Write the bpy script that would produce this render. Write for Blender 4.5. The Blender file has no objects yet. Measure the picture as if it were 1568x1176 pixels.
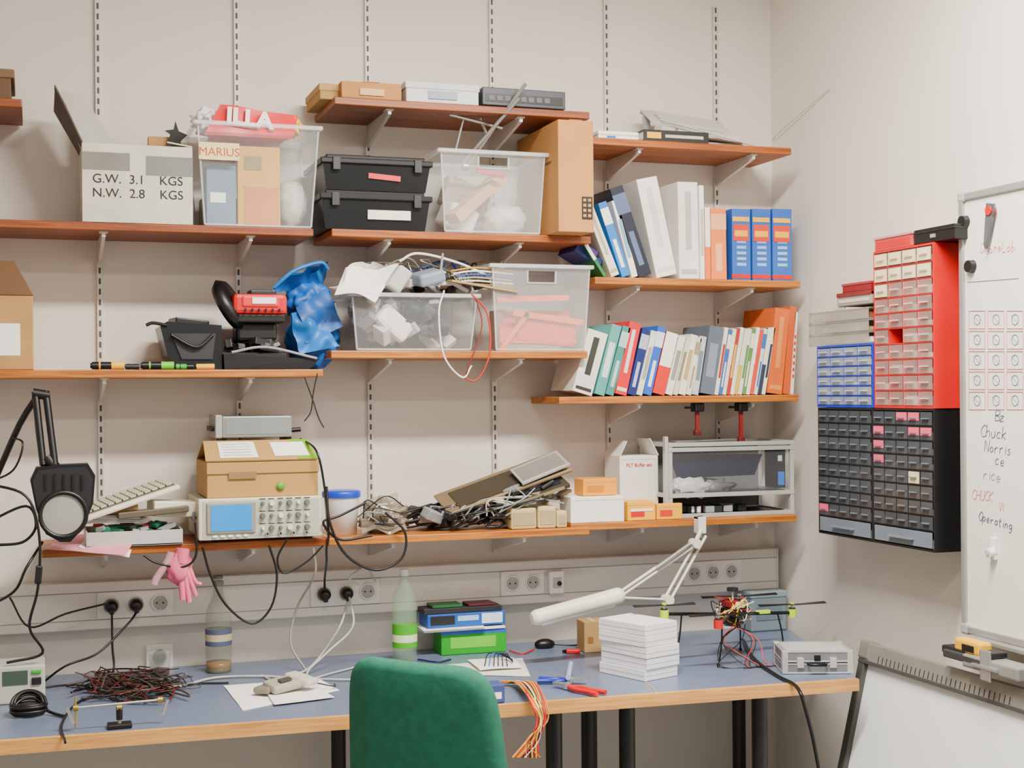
import bpy, bmesh, math, random
from mathutils import Vector, Matrix, noise, Euler
random.seed(4)
sin,cos,rad=math.sin,math.cos,math.radians
# ---------------- camera calibration (1568x1176 reading of the photo) -------------
f=2150.; TH=rad(18.9); AL=math.atan(.008)
CAM=Vector((0,-4.43,1.586))
F=Vector((sin(TH),cos(TH),0)); R0=Vector((cos(TH),-sin(TH),0)); U0=Vector((0,0,1))
cr=R0*cos(AL)-U0*sin(AL); cu=U0*cos(AL)+R0*sin(AL)
def ray(a,b): return F+cr*((a-784)/f)-cu*((b-600)/f)
def Y(a,b,y): d=ray(a,b); return CAM+d*((y-CAM.y)/d.y)
def X(a,b,x): d=ray(a,b); return CAM+d*((x-CAM.x)/d.x)
def Z(a,b,z=.75): d=ray(a,b); return CAM+d*((z-CAM.z)/d.z)
WX=2.50
# ---------------- materials ----------------
def lin(h):
    h=h.lstrip('#'); c=[int(h[i:i+2],16)/255 for i in (0,2,4)]
    return [x/12.92 if x<=.04045 else ((x+.055)/1.055)**2.4 for x in c]
MC={}
def mat(h,rough=.5,metal=0,alpha=1,var=.12,scale=6,bump=0,emis=0,stretch=None,name=None):
    k=(h,rough,metal,alpha,var,scale,bump,emis,stretch)
    if k in MC: return MC[k]
    m=bpy.data.materials.new(name or 'm_'+h.strip('#')); m.use_nodes=True
    nt=m.node_tree; N=nt.nodes; L=nt.links; b=N['Principled BSDF']
    tc=N.new('ShaderNodeTexCoord'); mp=N.new('ShaderNodeMapping'); no=N.new('ShaderNodeTexNoise'); rp=N.new('ShaderNodeValToRGB')
    L.new(tc.outputs['Object'],mp.inputs[0]); L.new(mp.outputs[0],no.inputs['Vector'])
    if stretch: mp.inputs['Scale'].default_value=stretch
    no.inputs['Scale'].default_value=scale; no.inputs['Detail'].default_value=5
    L.new(no.outputs['Fac'],rp.inputs[0]); c=lin(h)
    rp.color_ramp.elements[0].position=.3; rp.color_ramp.elements[1].position=.7
    rp.color_ramp.elements[0].color=[x*(1-var) for x in c]+[1]
    rp.color_ramp.elements[1].color=[min(1,x*(1+var)) for x in c]+[1]
    L.new(rp.outputs[0],b.inputs['Base Color'])
    b.inputs['Roughness'].default_value=rough; b.inputs['Metallic'].default_value=metal; b.inputs['Alpha'].default_value=alpha
    if emis:
        L.new(rp.outputs[0],b.inputs['Emission Color']); b.inputs['Emission Strength'].default_value=emis
    if bump:
        bp=N.new('ShaderNodeBump'); bp.inputs['Strength'].default_value=bump; bp.inputs['Distance'].default_value=.01
        L.new(no.outputs['Fac'],bp.inputs['Height']); L.new(bp.outputs[0],b.inputs['Normal'])
    MC[k]=m; return m
def wood(h1,h2,name):
    m=bpy.data.materials.new(name); m.use_nodes=True
    nt=m.node_tree; N=nt.nodes; L=nt.links; b=N['Principled BSDF']
    tc=N.new('ShaderNodeTexCoord'); mp=N.new('ShaderNodeMapping'); no=N.new('ShaderNodeTexNoise'); rp=N.new('ShaderNodeValToRGB')
    mp.inputs['Scale'].default_value=(1.2,14,30); no.inputs['Scale'].default_value=3; no.inputs['Detail'].default_value=7; no.inputs['Distortion'].default_value=1.2
    L.new(tc.outputs['Object'],mp.inputs[0]); L.new(mp.outputs[0],no.inputs['Vector']); L.new(no.outputs['Fac'],rp.inputs[0])
    rp.color_ramp.elements[0].position=.35; rp.color_ramp.elements[1].position=.65
    rp.color_ramp.elements[0].color=lin(h1)+[1]; rp.color_ramp.elements[1].color=lin(h2)+[1]
    L.new(rp.outputs[0],b.inputs['Base Color']); b.inputs['Roughness'].default_value=.45
    return m
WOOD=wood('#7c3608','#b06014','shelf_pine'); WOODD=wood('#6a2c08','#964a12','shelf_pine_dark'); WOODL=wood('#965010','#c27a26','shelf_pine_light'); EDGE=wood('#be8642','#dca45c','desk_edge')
WALL=mat('#dfd8cf',.85,var=.03,scale=2.5,bump=.05,name='painted_plaster')
WHITE=mat('#f4f2ec',.6,var=.03); PAPER=mat('#f9f8f5',.7,var=.03); BLACK=mat('#0a0a0c',.4); DARK=mat('#1a1b1f',.45); GREY=mat('#8d9093',.5)
LG=mat('#bdbcb8',.5); METAL=mat('#c4c6c8',.3,.8); RAIL=mat('#cfcbc5',.45,.1); SLOT=mat('#4c4844',.6); RED=mat('#cc0810',.4); CARD=mat('#b0854f',.8,scale=12); CREAM=mat('#d9cfb0',.6)
BLUE=mat('#0a60c8',.45); YEL=mat('#f4b400',.5); GREEN=mat('#2ca828',.5); ORANGE=mat('#e86010',.5); PINK=mat('#ea5070',.5); NAVY=mat('#101a50',.4)
CLEAR=mat('#e6ecf0',.1,alpha=.07,var=.03); CLEARR=mat('#eef2f5',.2,alpha=.36,var=.03); MILK=mat('#eceeee',.3,alpha=.14,var=.04); PANE=mat('#e6ecf0',.05,alpha=.03,var=.03)
# ---------------- geometry builder ----------------
class G:
    def __init__(s,name,M=None):
        s.n=name; s.v=[]; s.f=[]; s.fm=[]; s.sm=[]; s.mats=[]; s.M=M or Matrix()
    def mi(s,m):
        if m not in s.mats: s.mats.append(m)
        return s.mats.index(m)
    def add(s,vs,fs,m,smooth=False,M=None):
        o=len(s.v); T=s.M@M if M else s.M
        s.v+= [T@Vector(v) for v in vs]; k=s.mi(m)
        for q in fs: s.f.append([i+o for i in q]); s.fm.append(k); s.sm.append(smooth)
    def hexa(s,p,m):
        s.add(p,[(3,2,1,0),(4,5,6,7),(0,1,5,4),(1,2,6,5),(2,3,7,6),(3,0,4,7)],m)
    def bx(s,x0,x1,y0,y1,z0,z1,m,b=0,M=None):
        if x0>x1:x0,x1=x1,x0
        if y0>y1:y0,y1=y1,y0
        if z0>z1:z0,z1=z1,z0
        P=[(x0,y0,z0),(x1,y0,z0),(x1,y1,z0),(x0,y1,z0),(x0,y0,z1),(x1,y0,z1),(x1,y1,z1),(x0,y1,z1)]
        Fc=[(3,2,1,0),(4,5,6,7),(0,1,5,4),(1,2,6,5),(2,3,7,6),(3,0,4,7)]
        b=min(b,(x1-x0)*.45,(y1-y0)*.45,(z1-z0)*.45)
        if b<=0: s.add(P,Fc,m,M=M); return
        t=bmesh.new(); vv=[t.verts.new(p) for p in P]
        for q in Fc: t.faces.new([vv[i] for i in q])
        bmesh.ops.bevel(t,geom=list(t.edges),offset=b,segments=2,profile=.5,affect='EDGES')
        t.verts.index_update()
        s.add([v.co.copy() for v in t.verts],[[v.index for v in q.verts] for q in t.faces],m,M=M); t.free()
    def box(s,c,sz,m,rot=(0,0,0),b=0):
        M=Matrix.Translation(Vector(c))@Euler([rad(a) for a in rot]).to_matrix().to_4x4()
        s.bx(-sz[0]/2,sz[0]/2,-sz[1]/2,sz[1]/2,-sz[2]/2,sz[2]/2,m,b,M)
    def cyl(s,p,q,r,m,r2=None,n=14,caps=True):
        p=Vector(p);q=Vector(q); r2=r if r2 is None else r2
        d=(q-p).normalized(); a=d.orthogonal().normalized(); c=d.cross(a)
        vs=[]
        for P,rr in((p,r),(q,r2)):
            for i in range(n): t=2*math.pi*i/n; vs.append(P+(a*cos(t)+c*sin(t))*rr)
        s.add(vs,[(i,(i+1)%n,n+(i+1)%n,n+i) for i in range(n)],m,True)
        if caps: s.add(vs,[tuple(range(n))[::-1],tuple(range(n,2*n))],m)
    def tube(s,pts,r,m,n=6,sub=6):
        pts=[Vector(p) for p in pts]
        if sub>1 and len(pts)>2:
            E=[pts[0]*2-pts[1]]+pts+[pts[-1]*2-pts[-2]]; o=[]
            for i in range(1,len(E)-2):
                a,b,c,d=E[i-1:i+3]
                for k in range(sub):
                    t=k/sub; o.append(.5*((2*b)+(c-a)*t+(2*a-5*b+4*c-d)*t*t+(3*b-a-3*c+d)*t**3))
            o.append(pts[-1]); pts=o
        vs=[];fs=[]; a=None
        for i,p in enumerate(pts):
            d=(pts[min(i+1,len(pts)-1)]-pts[max(i-1,0)]).normalized()
            if a is None: a=d.orthogonal().normalized()
            a=(a-d*a.dot(d)); a=a.normalized() if a.length>1e-5 else d.orthogonal().normalized()
            c=d.cross(a)
            for k in range(n): t=2*math.pi*k/n; vs.append(p+(a*cos(t)+c*sin(t))*r)
        for i in range(len(pts)-1):
            for k in range(n): fs.append((i*n+k,i*n+(k+1)%n,(i+1)*n+(k+1)%n,(i+1)*n+k))
        s.add(vs,fs,m,True); L=len(pts)-1
        s.add(vs,[tuple(range(n))[::-1],tuple(L*n+k for k in range(n))],m)
    def lathe(s,c,prof,m,n=28,M=None):
        vs=[];fs=[]; c=Vector(c)
        for r,z in prof:
            for i in range(n): t=2*math.pi*i/n; vs.append(Vector((r*cos(t),r*sin(t),z)) + (c if not M else Vector()))
        for j in range(len(prof)-1):
            for i in range(n): fs.append((j*n+i,j*n+(i+1)%n,(j+1)*n+(i+1)%n,(j+1)*n+i))
        s.add(vs,fs,m,True,M=(Matrix.Translation(c)@M) if M else None)
    def prism(s,pts,off,m):
        n=len(pts); off=Vector(off); vs=[Vector(p) for p in pts]+[Vector(p)+off for p in pts]
        s.add(vs,[tuple(range(n))[::-1],tuple(range(n,2*n))]+[(i,(i+1)%n,n+(i+1)%n,n+i) for i in range(n)],m)
    def sheet(s,a,b,c,d,m,nx=10,ny=8,amp=0,seed=0,fr=6,th=.0012):
        a,b,c,d=map(Vector,(a,b,c,d)); nr=(b-a).cross(d-a).normalized(); vs=[];fs=[]
        for L in (0,1):
            for j in range(ny+1):
                for i in range(nx+1):
                    u=i/nx;w=j/ny; p=a*(1-u)*(1-w)+b*u*(1-w)+c*u*w+d*(1-u)*w
                    vs.append(p+nr*(amp*noise.noise(p*fr+Vector((seed,seed*2,0)))+L*th))
        K=(nx+1)*(ny+1)
        for j in range(ny):
            for i in range(nx):
                q=j*(nx+1)+i; fs.append((q+nx+1,q+nx+2,q+1,q)); fs.append((K+q,K+q+1,K+q+nx+2,K+q+nx+1))
        s.add(vs,fs,m,amp>0)
        R=[(i,i+1) for i in range(nx)]+[((j)*(nx+1)+nx,(j+1)*(nx+1)+nx) for j in range(ny)]+[(ny*(nx+1)+i+1,ny*(nx+1)+i) for i in reversed(range(nx))]+[((j+1)*(nx+1),j*(nx+1)) for j in reversed(range(ny))]
        s.add(vs,[(p,q,K+q,K+p) for p,q in R],m)
    def blob(s,c,r,m,amp=.15,fr=3,seed=0,sub=3,flat=False,floor=None):
        t=bmesh.new(); bmesh.ops.create_icosphere(t,subdivisions=sub,radius=1); c=Vector(c); vs=[]
        for v in t.verts:
            p=v.co.copy(); k=1+amp*noise.noise(p*fr+Vector((seed*3.1,seed,7)))*2+amp*.6*abs(noise.noise(p*fr*2.3+Vector((seed,1,2))))
            q=Vector((p.x*r[0]*k,p.y*r[1]*k,p.z*r[2]*k))+c
            if floor is not None and q.z<floor: q.z=floor
            vs.append(q)
        t.verts.index_update(); s.add(vs,[[v.index for v in q.verts] for q in t.faces],m,not flat); t.free()
    def text(s,st,size,pos,m,rot=None,ext=.0004,ax='c',bold=0,shear=0):
        cv=bpy.data.curves.new('t','FONT'); cv.body=st; cv.size=size; cv.extrude=ext; cv.offset=bold; cv.shear=shear; cv.align_x={'c':'CENTER','l':'LEFT'}[ax]
        o=bpy.data.objects.new('t',cv); bpy.context.collection.objects.link(o); bpy.context.view_layer.update()
        me=bpy.data.meshes.new_from_object(o.evaluated_get(bpy.context.evaluated_depsgraph_get()))
        M=Matrix.Translation(Vector(pos))@(rot or Matrix())@Matrix.Rotation(rad(90),4,'X')
        s.add([v.co.copy() for v in me.vertices],[list(p.vertices) for p in me.polygons],m,M=M)
        bpy.data.objects.remove(o); bpy.data.meshes.remove(me); bpy.data.curves.remove(cv)
    def done(s,smooth=True):
        me=bpy.data.meshes.new(s.n); 
        lo=Vector([min(v[i] for v in s.v) for i in range(3)]); hi=Vector([max(v[i] for v in s.v) for i in range(3)])
        c=(lo+hi)/2; c.z=lo.z
        me.from_pydata([v-c for v in s.v],[],s.f); 
        for m in s.mats: me.materials.append(m)
        me.polygons.foreach_set('material_index',s.fm); me.polygons.foreach_set('use_smooth',s.sm); me.update()
        o=bpy.data.objects.new(s.n,me); o.location=c; bpy.context.collection.objects.link(o); return o
RX90=Matrix.Rotation(rad(90),4,'X')
# ---------------- room ----------------
def slab(n,a,m):
    g=G(n); g.bx(*a,m); return g.done()
slab('wall_back',(-2.6,WX+.1,0,.1,0,3.2),WALL); slab('wall_right',(WX,WX+.1,-6.2,0,0,3.2),WALL); slab('wall_left',(-2.7,-2.6,-6.2,.1,0,3.2),WALL)
slab('floor',(-2.7,WX+.1,-6.2,.1,-.08,0),mat('#8b857d',.5,var=.1,scale=20,name='linoleum')); slab('ceiling',(-2.7,WX+.1,-6.2,.1,3.2,3.3),mat('#eeeae4',.9,var=.02,name='ceiling_paint'))
g=G('baseboard_back'); g.bx(-2.6,WX-.002,-.012,0,0,.07,GREY,.003); g.done()
# ---------------- rails ----------------
RU=[-66,153,365,565,755,930,1097]
RXs=[Y(a,500,0).x for a in RU]
RB=[850,850,855,850,845,830,700]
for x,a,b in zip(RXs,RU,RB):
    g=G('shelf_rail'); zb=Y(a,b,0).z
    g.bx(x-.0085,x+.0085,-.013,-.0005,zb,2.93,RAIL,.001)
    z=zb+.02
    while z<2.91:
        g.bx(x-.0032,x+.0032,-.0136,-.012,z,z+.018,SLOT); z+=.032
    g.done()
# ---------------- shelves ----------------
SH={}
def shelf(k,u0,u1,um,vm,d,m=WOOD,t=.023):
    y=-d; z=Y(um,vm,y).z; x0=Y(u0,vm,y).x; x1=Y(u1,vm,y).x; SH[k]=(z,y,x0,x1)
    g=G('bracket_shelf'); g.bx(x0,x1,y,-.016,z-t,z,m,.003)
    for rx in RXs:
        if x0-.02<rx<x1+.02:
            L=d*.93
            g.prism([(rx-.005,-.0138,z-t-.07),(rx-.005,-L,z-t-.016),(rx-.005,-L,z-t-.0005),(rx-.005,-.0138,z-t-.0005)],(.010,0,0),RAIL)
            g.bx(rx-.012,rx+.012,-L-.002,-L+.03,z-t-.004,z-t-.0005,RAIL)
    g.done()
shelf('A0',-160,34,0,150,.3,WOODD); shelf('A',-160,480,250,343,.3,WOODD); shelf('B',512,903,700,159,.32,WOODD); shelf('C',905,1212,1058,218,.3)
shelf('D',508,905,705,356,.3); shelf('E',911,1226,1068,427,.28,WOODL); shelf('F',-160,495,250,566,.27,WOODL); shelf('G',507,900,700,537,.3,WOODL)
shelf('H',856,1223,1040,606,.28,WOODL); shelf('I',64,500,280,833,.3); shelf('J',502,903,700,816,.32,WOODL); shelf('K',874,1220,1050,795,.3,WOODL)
# ---------------- cable trunking + sockets ----------------
zt=Y(600,869,-.06).z; zb=Y(600,937,-.06).z; xe=Y(1190,870,-.06).x
g=G('cable_trunking'); TR=mat('#e2dbd0',.35,var=.03)
g.bx(-.9,xe,-.06,-.0005,zb,zt,TR,.004); g.bx(-.9,xe-.001,-.0615,-.059,zt-.032,zt-.0295,GREY); g.bx(-.9,xe-.001,-.0615,-.059,zb+.028,zb+.030,GREY)
g.bx(xe-.001,xe+.004,-.063,-.0005,zb-.002,zt+.002,TR,.002)
g.done()
def socket_group(us,v,plug=()):
    g=G('power_socket'); xs=[Y(a,v,-.065).x for a in us]; z=(zt+zb)/2
    pc=[sum(xs)/len(xs)+(i-(len(xs)-1)/2)*.071 for i in range(len(xs))]
    SW=mat('#ece7dd',.4,var=.02); SD=mat('#aaa69e',.5)
    g.bx(pc[0]-.04,pc[-1]+.04,-.068,-.0617,z-.04,z+.04,SW,.003)
    for i,x in enumerate(pc):
        g.lathe((x,-.0685,z),[(.027,0),(.027,.004),(.0225,.004),(.021,-.0)],SW,M=RX90)
        g.cyl((x,-.0683,z),(x,-.0695,z),.0205,SD,n=20)
        for s in(-1,1): g.cyl((x+s*.0095,-.0694,z),(x+s*.0095,-.070,z),.003,BLACK,n=8); g.bx(x-.002,x+.002,-.072,-.069,z+s*.018-.004,z+s*.018+.004,METAL)
    g.done(); out=[]
    for i in plug:
        p=G('power_plug'); x=pc[i]
        p.lathe((x,-.0725,z),[(.018,0),(.019,.012),(.017,.03),(.008,.038),(.0,.038)],BLACK,M=RX90); p.bx(x-.007,x+.007,-.110,-.087,z-.022,z-.0,BLACK,.003); p.done()
        out.append(Vector((x,-.1,z-.02)))
    return pc,out
_,P1=socket_group((172,208,243),932,(0,1)); pc2,P2=socket_group((496,529,562),905,(0,1)); socket_group((785,815),893); socket_group((1064,1091,1118),879)
g=G('wall_switch'); p=Y(850,902,-.065); zz=(zt+zb)/2
g.bx(p.x-.026,p.x+.026,-.085,-.0617,zz-.04,zz+.035,WHITE,.004); g.bx(p.x-.014,p.x+.014,-.09,-.084,zz-.02,zz+.015,LG,.003); g.cyl((p.x+.006,-.09,zz-.005),(p.x+.006,-.093,zz-.005),.008,DARK); g.done()
g=G('power_socket'); p=Y(245,1008,-.03); g.bx(p.x-.04,p.x+.04,-.015,-.0005,p.z-.04,p.z+.04,WHITE,.003); g.cyl((p.x,-.015,p.z),(p.x,-.02,p.z),.022,LG); g.cyl((p.x,-.018,p.z+.005),(p.x,-.055,p.z+.005),.02,BLACK,.014); g.done()
# ---------------- desk ----------------
dz=.75
fr_r=Z(1314,1040); fr_l=Z(20,1134); d=(fr_r-fr_l).normalized(); fl=fr_l-d*.7
DT=mat('#66748f',.3,var=.05,scale=2,name='blue_laminate')
br=Vector((WX-.012,-.012,dz)); br2=Vector((WX-.012,-.13,dz)); bl=Vector((fl.x,-.012,dz))
g=G('workbench_desk'); t=Vector((0,0,-.03))
g.prism([bl,fl,fr_r,br2,br],t,DT)
e=Vector((d.y,-d.x,0)).normalized()*.006
g.prism([fl+Vector((0,0,.0015)),fl+e+Vector((0,0,.0015)),fr_r+e+Vector((0,0,.0015)),fr_r+Vector((0,0,.0015))],Vector((0,0,-.034)),EDGE)
w=Vector((-d.y,d.x,0))*.012
g.prism([fl+w,fl,fr_r,fr_r+w],(0,0,.0016),EDGE)
a=Z(925,984);b=Z(1008,1062); n_=Vector(((b-a).y,-(b-a).x,0)).normalized()*.0018
g.prism([a-n_,b-n_,b+n_,a+n_],(0,0,.0008),EDGE)
for (lu,lv,ly) in ((848,1110,-.80),(902,1110,-.72),(960,1110,-.80),(1163,1100,-.84)):
    p=Y(lu,lv,ly); g.cyl((p.x,ly,0),(p.x,ly,dz-.031),.023,BLACK,n=18); g.cyl((p.x,ly,0),(p.x,ly,.02),.035,BLACK)
for xx in (-.6,):
    g.cyl((xx,-.75,0),(xx,-.75,dz-.031),.023,BLACK)
for xx in (-.6,.90,2.3):
    g.cyl((xx,-.10,0),(xx,-.10,dz-.031),.023,BLACK)
g.done()
# ---------------- helpers for containers ----------------
def tub(g,x0,x1,y0,y1,z0,z1,m,mr,tp=.018,th=.003,handle=False):
    B=[(x0+tp,y0+tp,z0),(x1-tp,y0+tp,z0),(x1-tp,y1-tp,z0),(x0+tp,y1-tp,z0)]; T=[(x0,y0,z1),(x1,y0,z1),(x1,y1,z1),(x0,y1,z1)]
    cx=(x0+x1)/2;cy=(y0+y1)/2
    def inn(p): return (p[0]+(th if p[0]<cx else -th),p[1]+(th if p[1]<cy else -th),p[2])
    g.bx(x0+tp,x1-tp,y0+tp,y1-tp,z0,z0+th,m)
    for i in range(4):
        j=(i+1)%4
        if handle and i in(0,):
            def P(u,w,o=0):
                a=Vector(B[i]).lerp(Vector(B[j]),u); b=Vector(T[i]).lerp(Vector(T[j]),u); q=a.lerp(b,w); return (q.x,q.y+o,q.z)
            for (u0,u1,w0,w1) in ((0,1,0,.80),(0,.36,.80,1),(.64,1,.80,1),(.36,.64,.93,1)):
                g.hexa([P(u0,w0),P(u1,w0),P(u1,w0,th),P(u0,w0,th),P(u0,w1),P(u1,w1),P(u1,w1,th),P(u0,w1,th)],m)
            for (u0,u1,w0,w1) in ((.35,.65,.785,.80),(.345,.36,.785,.93),(.64,.655,.785,.93)):
                g.hexa([P(u0,w0,-.004),P(u1,w0,-.004),P(u1,w0,th),P(u0,w0,th),P(u0,w1,-.004),P(u1,w1,-.004),P(u1,w1,th),P(u0,w1,th)],mr)
        else:
            g.hexa([B[i],B[j],inn(B[j]),inn(B[i]),T[i],T[j],inn(T[j]),inn(T[i])],m)
    r=.012
    for a in ((x0-r,x1+r,y0-r,y0),(x0-r,x1+r,y1,y1+r),(x0-r,x0,y0,y1),(x1,x1+r,y0,y1)): g.bx(*a,z1-.010,z1+.002,mr,.002)
    for i in range(4): g.tube([Vector(B[i])+Vector((0,0,.004)),Vector(T[i])-Vector((0,0,.012))],.003,mr,sub=1)
    g.tube([Vector(B[0])+Vector((0,0,.004)),Vector(B[1])+Vector((0,0,.004))],.003,mr,sub=1)
def rect(u0,u1,vt,vb,y):
    return Y(u0,(vt+vb)/2,y).x,Y(u1,(vt+vb)/2,y).x,Y((u0+u1)/2,vb,y).z,Y((u0+u1)/2,vt,y).z
# ===== shelf A =====
z,y,_,_=SH['A']; z+=.0005
yf=-.30
x0,x1,_,z1=rect(126,295,222,338,yf)
g=G('open_cardboard_box'); CW=mat('#cbc6b6',.85,scale=10)
g.bx(x0,x1,yf,yf+.004,z,z1,CW); g.bx(x0,x1,-.06,-.056,z,z1,CW); g.bx(x0,x0+.004,yf+.004,-.06,z,z1,CW); g.bx(x1-.004,x1,yf+.004,-.06,z,z1,CW); g.bx(x0+.004,x1-.004,yf+.004,-.06,z,z+.004,CW)
g.sheet((x0,yf,z1),(x0,-.06,z1),(x0-.07,-.06,z1+.13),(x0-.075,yf,z1+.155),mat('#5a5048',.9),amp=.004,th=.004)
g.sheet((x0+.01,-.058,z1),(x1-.15,-.058,z1),(x1-.21,-.03,z1+.11),(x0-.02,-.04,z1+.165),CW,amp=.006,th=.004)
g.sheet((x0+.0,-.2,z1-.01),(x0+.11,-.2,z1-.01),(x0+.01,-.15,z1+.16),(x0-.05,-.15,z1+.17),mat('#b9b6ac',.85),amp=.004,th=.004)
g.sheet((x1-.001,yf+.001,z1),(x1-.001,-.06,z1),(x1-.0,-.08,z1+.01),(x1-.07,yf+.01,z1+.012),CW,th=.004)
TG=mat('#77766f',.6)
zz=z1-z
g.bx(x0-.001,x0+.13,yf-.0012,yf,z1-.075,z1-.025,TG); g.bx(x1-.13,x1+.001,yf-.0012,yf,z1-.085,z1-.03,TG)
INK=mat('#1c1a19',.7)
g.text('G.W.  3.1    KGS',.036,((x0+x1)/2-.0,yf-.001,z+zz*.50),INK); g.text('N.W.  2.8    KGS',.036,((x0+x1)/2-.0,yf-.001,z+zz*.32),INK)
g.bx(x0+.19,x0+.28,-.2,-.16,z+.05,z1+.045,CARD); g.prism([(x0+.23,-.22,z1-.02),(x0+.25,-.22,z1+.05),(x0+.235,-.22,z1+.06),(x0+.26,-.22,z1+.065),(x0+.265,-.22,z1+.09),(x0+.275,-.22,z1+.06),(x0+.30,-.22,z1+.05),(x0+.28,-.22,z1+.03),(x0+.29,-.22,z1-.02)],(0,.004,0),INK)
g.done()
x0,x1,_,z1=rect(297,492,190,345,-.31)
g=G('clear_storage_bin'); tub(g,x0+.012,x1-.008,-.31,-.04,z,z1,CLEAR,CLEARR,tp=.02)
g.bx(x0+.04,x0+.125,-.27,-.19,z+.005,z+.18,mat('#66809a',.6),.002); g.bx(x0+.05,x0+.095,-.272,-.27,z+.07,z+.1,PAPER)
g.bx(x0+.13,x0+.255,-.27,-.25,z+.005,z+.24,mat('#dca410',.6),.002); g.bx(x0+.15,x0+.25,-.2715,-.2695,z+.005,z+.12,mat('#cf7c30',.6)); g.bx(x0+.15,x0+.20,-.2725,-.2705,z+.17,z+.21,mat('#8f7a30',.6))
g.blob((x0+.30,-.18,z+.08),(.045,.06,.075),mat('#cfcfc6',.6),seed=3,floor=z+.006)
g.bx(x0+.04,x0+.34,-.16,-.07,z+.005,z+.1,mat('#9a8f7c',.7),.003)
g.bx(x0+.014,x0+.13,-.312,-.309,z1-.11,z1-.06,mat('#e8dc9c',.6)); g.text('MARIUS',.034,(x0+.072,-.3125,z1-.098),mat('#c84810',.6)); 
g.done()
g=G('plastic_shopping_bag'); RB_=mat('#d80414',.35); cx=(x0+x1)/2-.02
g.blob((cx,-.16,z1+.004),(.13,.08,.045),RB_,amp=.18,fr=3,seed=5,sub=4)
g.sheet((cx-.13,-.265,z1-.03),(cx+.13,-.265,z1-.03),(cx+.15,-.24,z1+.045),(cx-.08,-.24,z1+.066),RB_,nx=20,ny=8,amp=.008,fr=14,th=.002)
g.blob((cx-.11,-.19,z1+.02),(.04,.06,.035),mat('#eceaea',.35),amp=.3,fr=3,seed=8,sub=4); g.blob((cx+.135,-.17,z1+.02),(.03,.06,.03),mat('#f0c010',.35),amp=.3,fr=3,seed=9,sub=4)
g.text('ILLA',.072,(cx+.0,-.268,z1-.0),WHITE,rot=Matrix.Rotation(rad(5),4,'Y')@Matrix.Rotation(rad(-16),4,'X'),ext=.006,bold=.003); g.done()
z0_=SH['A0'][0]+.0005
g=G('cardboard_box'); x=SH['A0'][3]; g.bx(x-.35,x-.03,-.28,-.03,z0_,z0_+.08,mat('#5e4632',.8),.003); g.bx(x-.36,x-.02,-.285,-.025,z0_+.06,z0_+.085,mat('#6e543c',.8),.003); g.bx(x-.2,x-.16,-.2855,-.284,z0_+.02,z0_+.055,LG); g.done()
# ===== shelf B =====
zB=SH['B'][0]+.0005
def crate(name,u0,u1,vt,base,yf,dep,m,lid=None,label=None,tape=True):
    x0,x1,_,z1=rect(u0,u1,vt,vt+20,yf)
    g=G(name); g.bx(x0,x1,yf,yf+dep,base,z1,m,.003)
    if lid: g.bx(x0-.003,x1+.003,yf-.003,yf+dep+.003,z1-.02,z1+.002,lid,.003)
    if label: g.bx(x0+(x1-x0)*.3,x0+(x1-x0)*.7,yf-.0045,yf,base+(z1-base)*.2,base+(z1-base)*.6,label)
    g.bx((x0+x1)/2-.025,(x0+x1)/2+.025,yf+.0,yf+dep,z1+.0005,z1+.0028,mat('#a88c60',.4)); g.done()
crate('cardboard_box',490,519,129,zB,-.27,.22,mat('#a5844e',.8),mat('#b39058',.8))
crate('cardboard_box',523,615,126,zB,-.31,.26,mat('#b07c40',.8),None,mat('#c9a36a'))
crate('white_carton',622,733,128,zB,-.31,.25,mat('#d0d2d4',.6),mat('#c2c4c7'),mat('#8d99a8'))
g=G('network_switch'); x0,x1,_,_=rect(739,866,130,160,-.31); g.bx(x0,x1,-.31,-.06,zB+.004,zB+.06,mat('#343a44',.4),.003); g.bx(x0+.01,x1-.01,-.3115,-.309,zB+.015,zB+.04,BLACK)
for i in range(8): g.bx(x0+.02+i*.026,x0+.038+i*.026,-.313,-.311,zB+.02,zB+.035,mat('#50565e'))
for a in(x0+.02,x1-.02): g.cyl((a,-.28,zB),(a,-.28,zB+.005),.01,BLACK); g.cyl((a,-.09,zB),(a,-.09,zB+.005),.01,BLACK)
g.done()
# ===== shelf C =====
zC=SH['C'][0]+.0005
g=G('white_carton'); x0,x1,_,_=rect(916,978,190,206,-.28); g.bx(x0,x1,-.28,-.05,zC,zC+.026,WHITE,.002); g.bx(x0-.001,x1+.001,-.281,-.05,zC+.013,zC+.0145,GREY); g.bx(x0+.03,x0+.06,-.2812,-.279,zC+.004,zC+.010,BLUE); g.done()
g=G('thick_book'); x0,x1,_,_=rect(986,1085,195,215,-.29); g.bx(x0,x1,-.285,-.1,zC,zC+.004,DARK); g.bx(x0,x1,-.285,-.1,zC+.032,zC+.036,DARK); g.bx(x0,x1,-.291,-.285,zC,zC+.036,DARK,.001); g.bx(x0+.004,x1-.003,-.285,-.104,zC+.004,zC+.032,PAPER)
g.bx(x0+.01,x0+.06,-.2925,-.290,zC+.008,zC+.028,YEL); g.bx(x0+.075,x1-.02,-.2925,-.290,zC+.012,zC+.022,mat('#b8b5a0')); g.done()
g=G('crumpled_plastic_packaging'); x0,x1,_,_=rect(1000,1158,180,210,-.25)
PK=mat('#cfcdc6',.25,alpha=.8)
M=Matrix.Translation((x0+.11,-.24,zC+.038))@Matrix.Rotation(rad(5),4,'Y')
g.bx(-.08,.23,0,.2,0,.006,PK,.002,M)
for i in range(5): g.bx(-.07+i*.06,-.02+i*.06,.01,.18,.006,.02,PK,.004,M)
M=Matrix.Translation((x0+.02,-.22,zC+.062))@Matrix.Rotation(rad(5),4,'Y')@Matrix.Rotation(rad(30),4,'X')
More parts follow.
